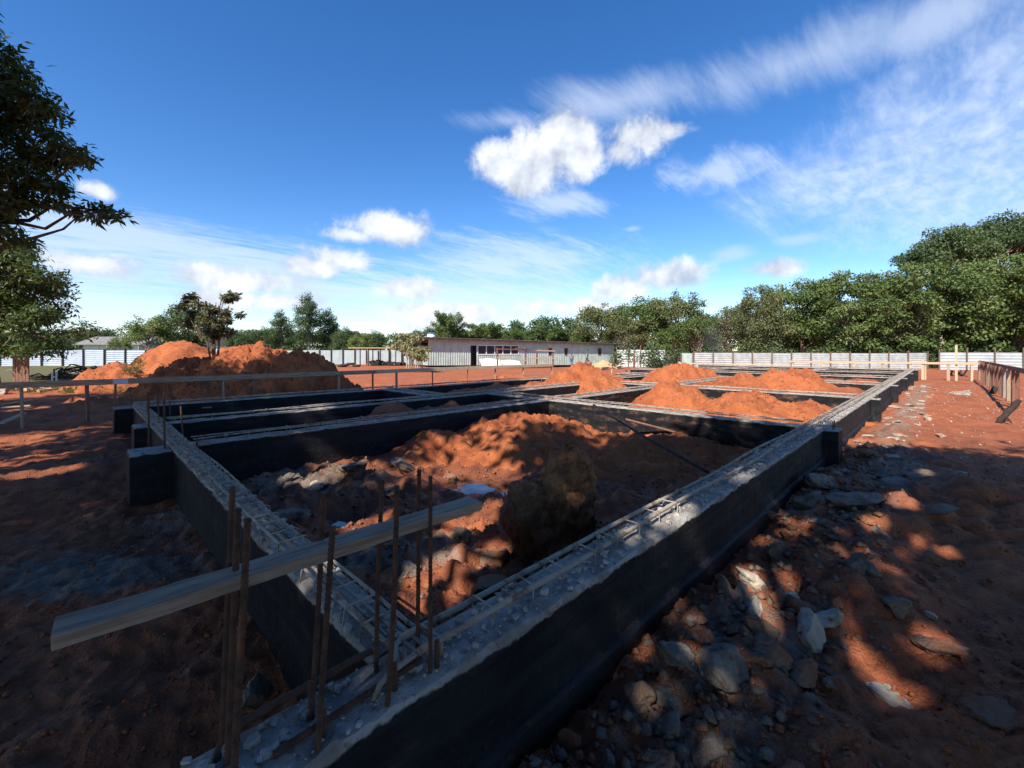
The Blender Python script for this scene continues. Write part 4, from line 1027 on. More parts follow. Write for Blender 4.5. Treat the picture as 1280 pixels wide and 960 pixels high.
        tag(m.build('leaning_sheet', M['white']), lab, 'sheet')
    # timber frame standing in front
    fr_ = thing('scaffold', 'open reddish timber frame of posts and boards before the shed windows', 'scaffold', tuple((SA + dirx * tx(607) + nrm * 2.5)[:2]) + (0,))
    def q(px, z, off=2.5): v = SA + dirx * tx(px) + nrm * off; return Vector((v.x, v.y, z))
    for px, tp in ((607, 2.1), (641, 2.15), (675, 2.0), (655, 1.9)):
        m = MB(); m.bar(q(px, -.3), q(px + random.uniform(-.3, .3), tp), .13, .12, (0, 1, 0)); part_world(m, 'post', M['timber_brown'], fr_)
    for (p0, z0, p1, z1) in ((606, 1.95, 644, 1.88), (606, 1.0, 643, .55), (641, .86, 676, .82), (628, 2.05, 647, 1.75), (655, 1.8, 677, 1.72)):
        m = MB(); m.bar(q(p0, z0, 2.6), q(p1, z1, 2.6), .05, .14); part_world(m, 'board', M['timber_pale' if z0 < 1.9 else 'timber_brown'], fr_)
    return tx, dirx, nrm, zb
tx, dirx, nrm, zb = shed()
def near_shed(px, off, z=None):
    v = SA + dirx * tx(px) + nrm * off
    return Vector((v.x, v.y, gz(v.x, v.y) if z is None else z))
# small things in front of the shed
def heap(label, cat, p, r, h, mat, seed):
    res = 40; a = np.linspace(-1.3, 1.3, res); X, Y = np.meshgrid(a, a, indexing='ij'); q = np.hypot(X, Y)
    z = h * np.clip(1.05 - q, 0, 2) + fbm(X * 3 + seed, Y * 3, 3, seed) * h * .12 - .06
    idx = np.arange(res * res).reshape(res, res); f = np.stack([idx[:-1, :-1], idx[1:, :-1], idx[1:, 1:], idx[:-1, 1:]], -1).reshape(-1, 4)
    f = f[(q < 1.15).ravel()[f].all(axis=1)]
    me = np_mesh(cat.replace(' ', '_'), np.stack([X.ravel() * r, Y.ravel() * r, z.ravel()], -1), f, M[mat], True)
    return tag(ob(cat.replace(' ', '_'), me, loc=p), label, cat)
heap('heap of grey building sand near the right end of the shed', 'sand heap', near_shed(770, 9.0), 1.9, .75, 'sand', 2)
heap('low heap of ochre sand against the shed wall', 'sand heap', near_shed(738, 2.5), 2.4, .95, 'ochre', 5)
heap('whitish heap of lime in front of the shed windows', 'lime heap', near_shed(700, 4.0), 1.6, .4, 'white', 8)
c = near_shed(676, 8.0); t = thing('brick_stack', 'stack of red bricks on a pallet before the shed', 'brick stack', c)
bmesh_b = MB().box((0, 0, 0), (.36, .17, .15)).mesh('brick', M['brick'])
for k in range(5):
    for j in range(4):
        for i in range(3):
            if k == 4 and random.random() < .5: continue
            ob('brick', bmesh_b, t, (i * .39 - .4 + random.uniform(-.03, .03), j * .2 - .3, .2 + k * .155), (0, 0, random.uniform(-.12, .12)))
m = MB(); [m.box((0, -.35 + .17 * i, .1), (1.4, .11, .03)) for i in range(5)]; [m.box((-.6 + .6 * i, 0, .035), (.1, .9, .1)) for i in range(3)]; m.build('pallet', M['timber'], t)
for px, off, w, lab in ((690, 9, 2.0, 'pile of sawn boards right of the brick stack'), (655, 9.5, 2.4, 'pile of sawn boards left of the brick stack'), (715, 8, 1.6, 'small pile of sawn boards below the standing worker')):
    c = near_shed(px, off); t = thing('board_pile', lab, 'board pile', c, random.uniform(-.3, .3), 'boards piled before the shed')
    for k in range(6):
        m = MB(); m.box((random.uniform(-.2, .2), random.uniform(-.15, .15), .05 + .06 * k), (w * random.uniform(.7, 1.1), .22, .05), Matrix.Rotation(random.uniform(-.1, .1), 3, 'Z')); m.build('board', M['timber_pale' if k % 2 else 'timber'], t)
m = MB(); c = W(11.3, 40, 0); m.bar((c.x, c.y, -.6), (c.x, c.y, 1.05), .14, .14, (0, 1, 0)); m.bar((c.x, c.y, 1.05), (c.x + .02, c.y, 1.9), .10, .10, (0, 1, 0))
tag(m.build('timber_post', M['timber_brown']), 'single brown post standing before the right end of the shed', 'post')
# row of short stakes before the shed
for i, px in enumerate((690, 712, 733, 750, 765, 782, 800, 812)):
    d = 26 + i * 1.2; lat = (px - 640) / F * d; c = W(lat, d); g = gz(c.x, c.y); m = MB()
    m.bar((0, 0, -.2), (random.uniform(-.03, .03), 0, .62), .07, .06, (0, 1, 0)); m.bar((-.05, .05, .5), (.3, .05, .46), .03, .09)
    o = m.build('marker_stake', M['timber_brown' if i % 2 else 'timber_pale']); o.location = (c.x, c.y, g); tag(o, '%s short wooden marker stake from the left in the line before the shed' % ['first', 'second', 'third', 'fourth', 'fifth', 'sixth', 'seventh', 'eighth'][i], 'stake', 'marker stakes before the shed')

# carport and things left of the shed
c = W(-14.5, 49.5, 0); t = thing('carport', 'open carport with a flat cream roof left of the shed', 'carport', (c.x, c.y, gz(c.x, c.y)), math.radians(-45))
for x in (-2.4, -1.0, .8, 2.4):
    for y in (-1.4, 1.4):
        m = MB(); m.bar((x, y, -.2), (x, y, 1.95), .09, .09, (0, 1, 0)); m.build('post', M['timber_dark'], t)
m = MB(); m.box((-.3, 0, 2.02), (6.6, 3.6, .09)); m.build('roof', M['ochre'], t, bevel=.01)
c = W(-14.2, 49.3, 0); t = thing('covered_heap', 'low dark heap of stored material under the carport', 'heap', (c.x, c.y, gz(c.x, c.y)), math.radians(-45))
for k in range(7):
    o = ob('bundle', ROCKS['rock_grey'][k % 4].copy(), t, (-1.8 + .6 * k, random.uniform(-.3, .3), .25), (0, 0, random.uniform(0, 6))); o.data.materials[0] = M['cloth_black']; o.scale = (.5, .4, .45 + .2 * math.sin(k))
for px, d, s, lab in ((392, 44, .8, 'pile of white sacks below the left white fence'), (405, 46, .6, 'small white crate pile beside the white sacks')):
    c = W((px - 640) / F * d, d); t = thing('sack_pile', lab, 'sack pile', (c.x, c.y, gz(c.x, c.y)))
    for k in range(7):
        o = ob('sack', random.choice(ROCKS['rock_pale']), t, (random.uniform(-.9, .9) * s, random.uniform(-.4, .4), .12 + .14 * (k % 3)), (0, 0, random.uniform(0, 6)))
        o.scale = (.36, .24, .16)
c = W(-15.5, 45, 0); t = thing('tyre_heap', 'low dark heap of scrap in front of the carport', 'scrap heap', (c.x - 2.0, c.y + 2, gz(c.x, c.y)))
for k in range(8):
    m = MB(); x, y = random.uniform(-2, 2), random.uniform(-.6, .6)
    m.tube([Vector((x + .32 * math.cos(a), y + .32 * math.sin(a), .12 + .1 * (k % 3))) for a in np.linspace(0, 6.28, 13)], .11, 6, False); m.build('tyre', M['timber_dark'], t, True)

# house far left
c = W(-64, 72, 0); t = thing('bungalow', 'low bungalow with a long grey roof behind the left fence', 'house', (c.x, c.y, 0), math.radians(-45))
m = MB(); m.box((0, 0, 1.4), (9, 6, 2.9)); m.build('wall', M['white'], t)
m = MB(); m.add([(-5.5, -3.9, 2.7), (5.5, -3.9, 2.7), (5.5, 0, 4.1), (-5.5, 0, 4.1), (5.5, 3.9, 2.7), (-5.5, 3.9, 2.7)], [(0, 1, 2, 3), (3, 2, 4, 5), (0, 3, 5), (1, 4, 2), (0, 5, 4, 1)]); m.build('roof', M['roof'], t)
for x in (-3, -.5, 2.4):
    m = MB(); m.box((x, -3.02, 1.5), (1.2, .08, 1.1)); w = m.build('window', M['white'], t); m = MB(); m.box((x, -3.05, 1.5), (1.0, .06, .9)); m.build('pane', M['dark'], w)
for x in (-5, 0, 5):
    m = MB(); m.bar((x, -3.7, -.5), (x, -3.7, 2.7), .15, .15, (0, 1, 0)); m.build('veranda_post', M['timber'], t)
c = W(-47, 72, 0); t = thing('small_house', 'small dark roofed house peeping over the bright orange mound', 'house', (c.x, c.y, 0), math.radians(-45))
m = MB(); m.box((0, 0, 1.3), (5, 4, 2.8)); m.build('wall', M['white'], t)
m = MB(); m.add([(-3, -2.5, 2.6), (3, -2.5, 2.6), (3, 0, 3.9), (-3, 0, 3.9), (3, 2.5, 2.6), (-3, 2.5, 2.6)], [(0, 1, 2, 3), (3, 2, 4, 5), (0, 3, 5), (1, 4, 2), (0, 5, 4, 1)]); m.build('roof', M['timber_dark'], t)

# debris at the left
c = W(-26.5, 26.5, 0); t = thing('brush_pile', 'broad dark pile of cut brushwood before the left fence', 'brush pile', (c.x, c.y, gz(c.x, c.y)))
for k in range(60):
    a = Vector((random.uniform(-2.6, 2.6), random.uniform(-1, 1), 0)); w = W(a.x, a.y); e = W(random.uniform(-1.2, 1.2), random.uniform(-.6, .6)); h = max(0, 1.2 * (1 - abs(a.x) / 2.8))
    m = MB(); z0 = random.uniform(0, h * .8); m.tube([(w.x - e.x, w.y - e.y, z0), (w.x, w.y, z0 + random.uniform(.0, .25)), (w.x + e.x, w.y + e.y, z0 * .6)], [.05, .04, .02], 5); m.build('branch', M['timber_dark'], t)
c = P(68, 463, 0.0); d0 = 26; c = W((68 - 640) / F * 24, 24); t = thing('trestle', 'small white H-shaped trestle standing before the brush pile', 'trestle', (c.x, c.y, gz(c.x, c.y)), math.radians(-45))
for x in (-.12, .12): m = MB(); m.box((x, 0, .28), (.06, .06, .56)); m.build('upright', M['white'], t)
m = MB(); m.box((0, 0, .30), (.18, .05, .06)); m.build('crossbar', M['white'], t)
for i, (a, b, w, lab) in enumerate((((2, 507), (42, 505), .14, 'upper pale plank at the left edge in a patch of sun'), ((2, 513), (38, 511), .14, 'lower pale plank at the left edge in a patch of sun'), ((0, 532), (30, 522), .10, 'slanting plank below the two pale planks'), ((60, 474), (95, 468), .10, 'thin plank lying above the left rail'), ((8, 466), (20, 464), .1, 'short pale offcut at the far left above the rail'))):
    pa, pb = P(*a, .06), P(*b, .06); pa.z = gz(pa.x, pa.y) + .08 + .03 * i; pb.z = gz(pb.x, pb.y) + .10 + .03 * i
    plank(lab, pa, pb, w, .035, 'timber_pale')
for a, b, lab in (((215, 512), (265, 509), 'upper thin batten on the soil behind the left beam end'), ((190, 513), (262, 507), 'crossing thin batten on the soil behind the left beam end'), ((172, 541), (212, 534), 'short batten lying beside the second left pier')):
    pa, pb = P(*a, .45), P(*b, .45); plank(lab, pa, pb, .05, .03, 'timber')
c = W((28 - 640) / F * 19, 19); t = thing('rubbish_heap', 'heap of pale scraps above the left end of the rail', 'rubbish heap', (c.x, c.y, gz(c.x, c.y)))
for k in range(26):
    w = W(random.uniform(-1.6, 1.6), random.uniform(-.6, .6)); m = MB(); m.box((w.x, w.y, random.uniform(.05, .3)), (random.uniform(.1, .5), random.uniform(.1, .3), random.uniform(.03, .15)), Matrix.Rotation(random.uniform(0, 3), 3, 'Z') @ Matrix.Rotation(random.uniform(-.5, .5), 3, 'X')); m.build('scrap', M[random.choice(('timber_pale', 'white', 'timber', 'timber_dark', 'rock_grey'))], t)
m = MB(); c = W((18 - 640) / F * 21, 21); 
for k in range(5): m.bar((c.x + .16 * k * S2, c.y - .16 * k * S2, -.2), (c.x + .16 * k * S2, c.y - .16 * k * S2, 1.75 + random.uniform(-.1, .1)), .14, .04, (1, 1, 0))
tag(m.build('plank_screen', M['timber_brown']), 'upright weathered boards of a screen at the far left edge', 'screen')

# ------------------------------------------------------------------ people
def person(label, p, h, facing, pose, shirt, trousers):
    """skinned body, then clothing and hair as children"""
    t = thing('person', label, 'person', p, facing)
    k = h / 1.72
    J = dict(pel=(0, 0, .95), wst=(0, -.0, 1.10), chest=(pose * .10, 0, 1.33), neck=(pose * .16, 0, 1.50), head=(pose * .2, 0, 1.60), crown=(pose * .22, 0, 1.70),
             hl=(0, .10, .92), kl=(.14, .11, .50), al=(.02, .11, .08), tl=(.17, .12, .03), hr=(0, -.10, .92), kr=(-.02, -.11, .50), ar=(-.22, -.11, .10), tr=(-.08, -.12, .03),
             sl=(pose * .12, .19, 1.42), el=(pose * .12 - .06, .26, 1.14), wl=(pose * .2 + .10, .24, .92), sr=(pose * .12, -.19, 1.42), er=(pose * .12 + .10, -.25, 1.15), wr=(pose * .2 + .24, -.20, .96))
    R = dict(pel=.135, wst=.12, chest=.14, neck=.055, head=.088, crown=.07, hl=.09, kl=.06, al=.042, tl=.035, hr=.09, kr=.06, ar=.042, tr=.035, sl=.06, el=.043, wl=.03, sr=.06, er=.043, wr=.03)
    ed = [('pel', 'wst'), ('wst', 'chest'), ('chest', 'neck'), ('neck', 'head'), ('head', 'crown'), ('pel', 'hl'), ('hl', 'kl'), ('kl', 'al'), ('al', 'tl'), ('pel', 'hr'), ('hr', 'kr'), ('kr', 'ar'), ('ar', 'tr'), ('chest', 'sl'), ('sl', 'el'), ('el', 'wl'), ('chest', 'sr'), ('sr', 'er'), ('er', 'wr')]
    for s in 'lr':                                 # palm and five fingers
        w = Vector(J['w' + s]); e = Vector(J['e' + s]); dn = (w - e).normalized(); pm = w + dn * .07; J['p' + s] = tuple(pm); R['p' + s] = .028; ed.append(('w' + s, 'p' + s))
        for i, (off, ln) in enumerate(((-.03, .07), (-.01, .08), (.01, .075), (.03, .06))):
            f = pm + dn * ln + Vector((off, 0, 0)); J['f%s%d' % (s, i)] = tuple(f); R['f%s%d' % (s, i)] = .009; ed.append(('p' + s, 'f%s%d' % (s, i)))
        J['th' + s] = tuple(w + dn * .05 + Vector((.05, 0, .0))); R['th' + s] = .010; ed.append(('w' + s, 'th' + s))
    names = list(J)
    def grow(nm, keys, infl, mat):
        ks = [q for q in names if q in keys]; me = bpy.data.meshes.new(nm); me.from_pydata([Vector(J[q]) * k for q in ks], [(ks.index(a), ks.index(b)) for a, b in ed if a in keys and b in keys], [])
        o = ob(nm, me, t); md = o.modifiers.new('skin', 'SKIN'); md.use_smooth_shade = True
        for i, q in enumerate(ks):
            r = R[q] * k * infl; me.skin_vertices[0].data[i].radius = (r, r)
        me.skin_vertices[0].data[0].use_root = True
        sb = o.modifiers.new('sub', 'SUBSURF'); sb.levels = sb.render_levels = 1
        me.materials.append(M[mat]); return o
    grow('body', set(names), 1.0, 'skin')
    grow('shirt', {'pel', 'wst', 'chest', 'sl', 'el', 'sr', 'er', 'wl', 'wr'} - {'wl', 'wr'}, 1.14, shirt)
    grow('trousers', {'pel', 'hl', 'kl', 'al', 'hr', 'kr', 'ar'}, 1.12, trousers)
    bm = bmesh.new(); bmesh.ops.create_uvsphere(bm, u_segments=14, v_segments=8, radius=.108 * k)
    bmesh.ops.delete(bm, geom=[v for v in bm.verts if v.co.z < -.02 * k], context='VERTS')
    me = bpy.data.meshes.new('hair'); bm.to_mesh(me); bm.free(); me.materials.append(M['cloth_black'])
    ob('hair', me, t, Vector(J['head']) * k + Vector((-.01, 0, .03)) * k)
    return t
c = W((733 - 640) / F * 50.5, 50.5); person('person in a blue-grey shirt walking past the gap in the fence', (c.x, c.y, gz(c.x, c.y) + .02), 1.74, math.radians(-60), .8, 'cloth_navy', 'cloth_grey')
c = near_shed(704, 1.6); person('person in dark clothes standing by the middle shed window', (c.x, c.y, gz(c.x, c.y) + .15), 1.70, math.radians(20), .3, 'cloth_grey', 'cloth_navy')

# ------------------------------------------------------------------ trees
def leaves(centers, radii, n, ll, lw, seed, droop=0.25, shell=0.45, fold=0.15, tintsd=0.22, weights=None):
    """n leaf faces spread through clumps; returns verts, quads, tint"""
    r = np.random.default_rng(seed); centers = np.asarray(centers); radii = np.asarray(radii)
    w = np.prod(radii, axis=1) ** 0.75 if weights is None else np.asarray(weights); ci = r.choice(len(centers), n, p=w / w.sum())
    dv = r.normal(size=(n, 3)); dv /= np.linalg.norm(dv, axis=1)[:, None]
    rad = (shell + (1 - shell) * r.random(n)) ** 0.8 * (1 + 0.18 * r.normal(size=n))
    p = centers[ci] + dv * radii[ci] * rad[:, None]
    up = np.array([0, 0, 1.0])
    nr = dv * 0.6 + up * 0.7 + r.normal(size=(n, 3)) * 0.55; nr /= np.linalg.norm(nr, axis=1)[:, None]
    ax = dv * 0.7 + r.normal(size=(n, 3)) * 0.8 - up * droop
    ax -= nr * np.sum(ax * nr, axis=1)[:, None]; ax /= np.linalg.norm(ax, axis=1)[:, None] + 1e-9
    sd_ = np.cross(nr, ax); L = ll * r.uniform(.65, 1.3, n)[:, None]; w_ = lw * r.uniform(.7, 1.25, n)[:, None]
    v = np.stack([p, p + ax * L * .45 + sd_ * w_ / 2 + nr * fold * w_, p + ax * L, p + ax * L * .45 - sd_ * w_ / 2 + nr * fold * w_], 1)
    ct = r.normal(.5, tintsd, len(centers)); tint = np.clip(ct[ci] + r.normal(0, .13, n), 0, 1)
    f = np.arange(n * 4).reshape(n, 4)
    return v.reshape(-1, 3), f, np.repeat(tint, 4)
def crown(name, lv, mat):
    return np_mesh(name, lv[0], lv[1], M[mat], False, {'tint': lv[2]})
def limbs(base, top, r0, tips, seed, bend=.15, n0=7):
    rnd = random.Random(seed); m = MB(); base, top = Vector(base), Vector(top); pts = []
    for i in range(8):
        t = i / 7; p = base.lerp(top, t) + Vector((rnd.uniform(-1, 1), rnd.uniform(-1, 1), 0)) * bend * t * (1.2 - t) * 2; pts.append(p)
    m.tube(pts, [r0 * (1.25 if i == 0 else 1 - .72 * i / 7) for i in range(8)], 9)
    for tip in tips:
        tip = Vector(tip); t = rnd.uniform(.35, .95); i = min(6, int(t * 7)); a = pts[i]; L = (tip - a).length; r1 = min(r0 * (1 - .72 * i / 7) * rnd.uniform(.35, .55), .022 * L + .004)
        mid = a.lerp(tip, .5) + Vector((rnd.uniform(-.1, .1), rnd.uniform(-.1, .1), rnd.uniform(.02, .16))) * L
        jj = lambda: Vector((rnd.uniform(-1, 1), rnd.uniform(-1, 1), rnd.uniform(-1, 1))) * .05 * L
        q = [a, a.lerp(mid, .35) + jj(), a.lerp(mid, .7) + jj(), mid, mid.lerp(tip, .3) + jj(), mid.lerp(tip, .65) + jj() * .7, tip]; m.tube(q, [r1, r1 * .85, r1 * .7, r1 * .55, r1 * .42, r1 * .28, r1 * .12], 5, False)
    return m
def clumps_ellipsoid(n, c, rad, cr, flat, seed, skirt=0.0, hollow=.55):
    r = np.random.default_rng(seed); cs = []; rs = []
    for i in range(n):
        d = r.normal(size=3); d /= np.linalg.norm(d); 
        if d[2] < -.35 - skirt: d[2] *= -.6
        k = hollow + (1 - hollow) * r.random() ** .5
        cs.append(np.array(c) + d * np.array(rad) * k); s = cr * r.uniform(.65, 1.35); rs.append((s, s, s * flat * r.uniform(.8, 1.2)))
    return np.array(cs), np.array(rs)
TREE = {}
def define(key, H, crown_r, crown_c, ncl, cr, flat, n, ll, lw, leaf, bark, trunk_r, seed, skirt=0.0, ntips=26, droop=.25, hollow=.55, shell=.45):
    cs, rs = clumps_ellipsoid(ncl, (0, 0, crown_c), crown_r, cr, flat, seed, skirt, hollow)
    lv = leaves(cs, rs, n, ll, lw, seed + 1, droop, shell)
    tr = limbs((0, 0, -.4), (0, 0, crown_c + crown_r[2] * .3), trunk_r, cs[:ntips], seed)
    TREE[key] = (crown('crown', lv, leaf), tr.mesh('trunk', M[bark], True), H)
define('broad_a', 11.2, (4.8, 4.8, 4.6), 6.6, 90, 1.15, .55, 15000, .34, .19, 'leaf_green', 'bark', .30, 101, .6)
define('broad_b', 11.2, (5.2, 4.6, 4.9), 6.4, 100, 1.05, .50, 16000, .34, .19, 'leaf_green', 'bark', .32, 111, .6)
define('broad_c', 11.4, (4.4, 5.0, 5.1), 6.5, 95, 1.10, .60, 15000, .32, .18, 'leaf_olive', 'bark_pale', .28, 121, .6)
define('airy', 9, (4.2, 4.2, 3.1), 5.4, 70, .95, .6, 8500, .30, .16, 'leaf_olive', 'bark_pale', .20, 131, .2, 50, hollow=.4, shell=.2)
define('airy_b', 9, (3.6, 4.0, 3.4), 5.3, 70, .90, .65, 8500, .30, .16, 'leaf_green', 'bark_pale', .20, 141, .2, 50, hollow=.4, shell=.2)
define('umbrella', 20, (6.6, 6.6, 5.0), 15.0, 120, 1.5, .5, 17000, .45, .24, 'leaf_dark', 'bark_pale', .45, 151, -.3, 60, hollow=.5)
define('upright', 14, (2.6, 2.6, 5.6), 8.0, 75, 1.0, .8, 10000, .34, .17, 'leaf_dark', 'bark_pale', .28, 161, .5, 40, hollow=.3)
define('round_dark', 8, (3.4, 3.4, 3.2), 4.6, 60, 1.0, .7, 9000, .30, .16, 'leaf_dark', 'bark', .25, 171, .5)
define('bright', 7, (3.0, 3.0, 2.4), 4.2, 50, .8, .7, 4200, .30, .15, 'leaf_bright', 'bark_pale', .16, 181, .1, 45, hollow=.4, shell=.2)
define('sparse_grey', 7, (2.6, 2.6, 2.6), 4.2, 45, .7, .7, 2400, .28, .12, 'leaf_grey', 'bark_pale', .14, 191, .0, 45, hollow=.4, shell=.2)
define('treeline', 9, (6.0, 4.0, 3.6), 4.6, 70, 1.5, .6, 7000, .55, .30, 'leaf_dark', 'bark', .30, 201, .8)
def bamboo(key, seed, leaf):
    r = random.Random(seed); cs = []; rs = []; m = MB()
    for k in range(34):
        a = r.uniform(0, 6.28); h = r.uniform(6.5, 11); o = r.uniform(1.2, 4.2); b = Vector((r.uniform(-.8, .8), r.uniform(-.8, .8), -.3)); pts = []
        for i in range(9):
            t = i / 8; pts.append(b + Vector((math.cos(a) * o * t ** 2.2, math.sin(a) * o * t ** 2.2, h * (t - .20 * t ** 4))))
        m.tube(pts, [.06 * (1 - .85 * i / 8) for i in range(9)], 5, False)
        for i in range(2, 9):
            q = pts[i]; s = .42 + .28 * r.random(); cs.append((q.x, q.y, q.z)); rs.append((s * 1.1, s * 1.1, s * .8))
    lv = leaves(cs, rs, 22000, .46, .14, seed + 1, .7, .2); TREE[key] = (crown('crown', lv, leaf), m.mesh('trunk', M['leaf_bright'] if False else M['bark_pale'], True), 11)
bamboo('bamboo', 211, 'leaf_green')
def place(key, name, label, px, top_y, d, group=None, wide=1.0, rz=None, base=None, lat=None, h=None):
    la = (px - 640) / F * d if lat is None else lat; p = W(la, d); g = gz(p.x, p.y) if base is None else base
    cm, tm, H = TREE[key]; top = CAM_Z + (HOR - top_y) / F * d if h is None else h; s = (top - g) / H
    t = thing(name, label, 'tree', (p.x, p.y, g), random.uniform(0, 6.28) if rz is None else rz, group)
    t.scale = (s * wide, s * wide, s)
    ob('trunk', tm, t); ob('crown', cm, t); return t
G1 = 'trees behind the right-hand fence'; ordn = ['first', 'second', 'third', 'fourth', 'fifth', 'sixth', 'seventh', 'eighth']
for i, (px, ty, d, k, w) in enumerate(((952, 360, 56, 'broad_c', .80), (1003, 350, 58, 'broad_a', .95), (1060, 336, 55.5, 'broad_b', .90), (1108, 344, 57, 'broad_c', .85), (1152, 324, 55, 'broad_b', .95), (1212, 330, 57, 'broad_a', .9), (1268, 316, 54, 'broad_b', .95), (1335, 312, 56, 'broad_c', 1.0))):
    place(k, 'broadleaf_tree', '%s broad green tree from the left in the row behind the right fence' % ordn[i], px, ty, d, G1, w)
for i, (px, ty, d, lab) in enumerate(((1178, 287, 80, 'flat crowned tall tree rising above the row, leftmost of the three'), (1245, 270, 82, 'flat crowned tall tree rising above the row, middle of the three'), (1318, 262, 84, 'flat crowned tall tree rising above the row at the right edge'))):
    place('umbrella', 'tall_tree', lab, px, ty, d, 'tall trees behind the right-hand row', .8)
for i, (px, ty, d, k, lab, w) in enumerate(((752, 374, 72, 'airy', 'olive tree right behind the end of the shed', .95), (800, 366, 70, 'airy_b', 'tall airy tree right of the shed behind the slanting fence', .95), (846, 358, 66, 'airy', 'highest airy tree left of the gap in the fence', .8), (872, 386, 62, 'airy_b', 'lower airy tree beside the fence gap', .9), (905, 384, 63, 'sparse_grey', 'thin grey tree in the smoke above the gate', 1.3), (930, 372, 66, 'airy', 'airy tree just left of the broad row', .9), (780, 390, 68, 'airy', 'low leafy tree behind the slanting fence', 1.0), (848, 402, 64, 'airy_b', 'low bushy tree directly behind the fence gap', 1.2))):
    place(k, 'airy_tree', lab, px, ty, d, 'airy trees behind the shed and gap', w)
for px, ty, d, w, lab in ((560, 374, 78, .75, 'tall feathery bamboo clump behind the left end of the shed'), (612, 390, 80, 1.25, 'bamboo clump behind the shed windows'), (652, 400, 78, 1.3, 'low bamboo clump behind the middle of the shed'), (690, 394, 82, 1.1, 'bamboo clump left of the olive tree'), (585, 400, 84, 1.4, 'low bamboo clump right of the tall feathery one'), (722, 402, 84, 1.2, 'small bamboo clump touching the olive tree')):
    place('bamboo', 'bamboo_clump', lab, px, ty, d, 'bamboo behind the shed', w)
for k, px, ty, d, w, lab in (('upright', 386, 364, 82, 1.0, 'tallest upright tree left of the shed'), ('upright', 352, 386, 84, 1.1, 'upright tree left of the tallest one'), ('upright', 412, 384, 86, 1.0, 'upright tree right of the tallest one'), ('round_dark', 432, 408, 80, 1.0, 'round dark tree behind the left white fence'), ('round_dark', 330, 408, 84, 1.2, 'round dark tree right of the small mound tree'), ('bright', 186, 392, 52, .95, 'yellow-green tree behind the left fence'), ('round_dark', 232, 378, 55, .85, 'dense dark tree behind the small mound tree'), ('round_dark', 466, 412, 88, 1.1, 'low dark tree behind the carport'), ('bright', 450, 416, 76, 1.0, 'pale green bush tree behind the white fence'), ('round_dark', 120, 408, 78, 1.2, 'dark tree behind the bungalow'), ('round_dark', 300, 412, 70, .9, 'low tree behind the right flank of the mound'), ('bright', 75, 418, 62, 1.0, 'low yellow-green tree behind the far left fence'), ('bright', 150, 420, 60, .8, 'small yellow-green tree right of the bungalow')):
    place(k, 'background_tree', lab, px, ty, d, 'trees beyond the left fences', w)
r_ = random.Random(5)
for i in range(30):
    px = -80 + i * 29 + r_.uniform(-8, 8); lab = 'tree of the far wooded skyline left of the shed'
    place('treeline', 'skyline_tree', lab, px, 411 + r_.uniform(-4, 3), 125 + r_.uniform(-10, 25), 'far wooded skyline', 1.0)
for i in range(26):
    px = 660 + i * 40 + r_.uniform(-8, 8)
    place('treeline', 'woodland_tree', 'tree of the dark woodland filling the gaps behind the right-hand rows', px, 400 + r_.uniform(-12, 8) - max(0, (px - 900) * .13), 88 + r_.uniform(-5, 10), 'woodland behind the right-hand rows', .8)
# undergrowth behind the right fence and left fence
def bushes(name, label, spots, leaf, seed, n):
    cs = []; rs = []; r = random.Random(seed)
    for (la, d) in spots:
        for k in range(5):
            p = W(la + r.uniform(-1.4, 1.4), d + r.uniform(-.8, .8)); s = r.uniform(.5, 1.0); cs.append((p.x, p.y, r.uniform(.0, 1.7))); rs.append((s, s, s * .8))
    me = crown(name, leaves(cs, rs, n, .30, .16, seed), leaf); return tag(ob(name, me), label, 'bushes', kind='stuff')
bushes('undergrowth', 'dense undergrowth behind the right-hand fence', [(la, 53.2 + (la % 3) * .3) for la in np.arange(14, 66, 1.6)], 'leaf_dark', 31, 16000)
bushes('undergrowth', 'bushy growth behind the white fences on the left', [(la, 57.5 + (la % 3)) for la in np.arange(-56, -8, 1.7)], 'leaf_olive', 32, 14000)

# small tree growing on the shaded mound
def small_tree(name, label, base, clumps, n, ll, lw, leaf, bark, stems, seed, cat='tree', droop=.4):
    t = thing(name, label, cat, base); cs = [Vector(c[:3]) - Vector(base) for c in clumps]; rs = [(c[3], c[3], c[3] * .75) for c in clumps]
    ob('crown', crown('crown', leaves([tuple(c) for c in cs], rs, n, ll, lw, seed, droop, .15), leaf), t)
    m = MB(); r = random.Random(seed)
    for s in stems:
        q = [Vector(p) - Vector(base) for p in s[:-1]]; m.tube(q, [s[-1] * (1 - .7 * i / (len(q) - 1)) for i in range(len(q))], 6, False)
    for c in cs:
        s = r.choice(stems); a = Vector(s[-2]) - Vector(base); m.tube([a.lerp(Vector(s[0]) - Vector(base), .35), a.lerp(c, .5) + Vector((0, 0, .06)), c], [.02, .014, .005], 4, False)
    m.build('trunk', M[bark], t, True); return t
dm = 17.6; R_ = random.Random(3); cl = []
for k in range(34):
    px = R_.gauss(266, 15); py = R_.uniform(368, 420); px = 266 + (px - 266) * (1.1 if py < 405 else .8); q = PD(px, py, dm + R_.uniform(-.6, .6)); cl.append((q.x, q.y, q.z, R_.uniform(.14, .27)))
b_ = PD(268, 446, dm)
small_tree('sapling', 'small brownish-leaved tree on top of the shaded mound', b_, cl, 4200, .18, .085, 'leaf_grey', 'bark', [(b_ + Vector((0, 0, -.3)), PD(266, 425, dm), PD(262, 395, dm), .07), (b_ + Vector((.1, 0, -.3)), PD(274, 425, dm), PD(281, 390, dm), .06), (b_ + Vector((-.1, 0, -.3)), PD(259, 428, dm), PD(246, 412, dm), .045), (b_ + Vector((0, 0, -.3)), PD(268, 420, dm), PD(270, 378, dm), .05)], 5)
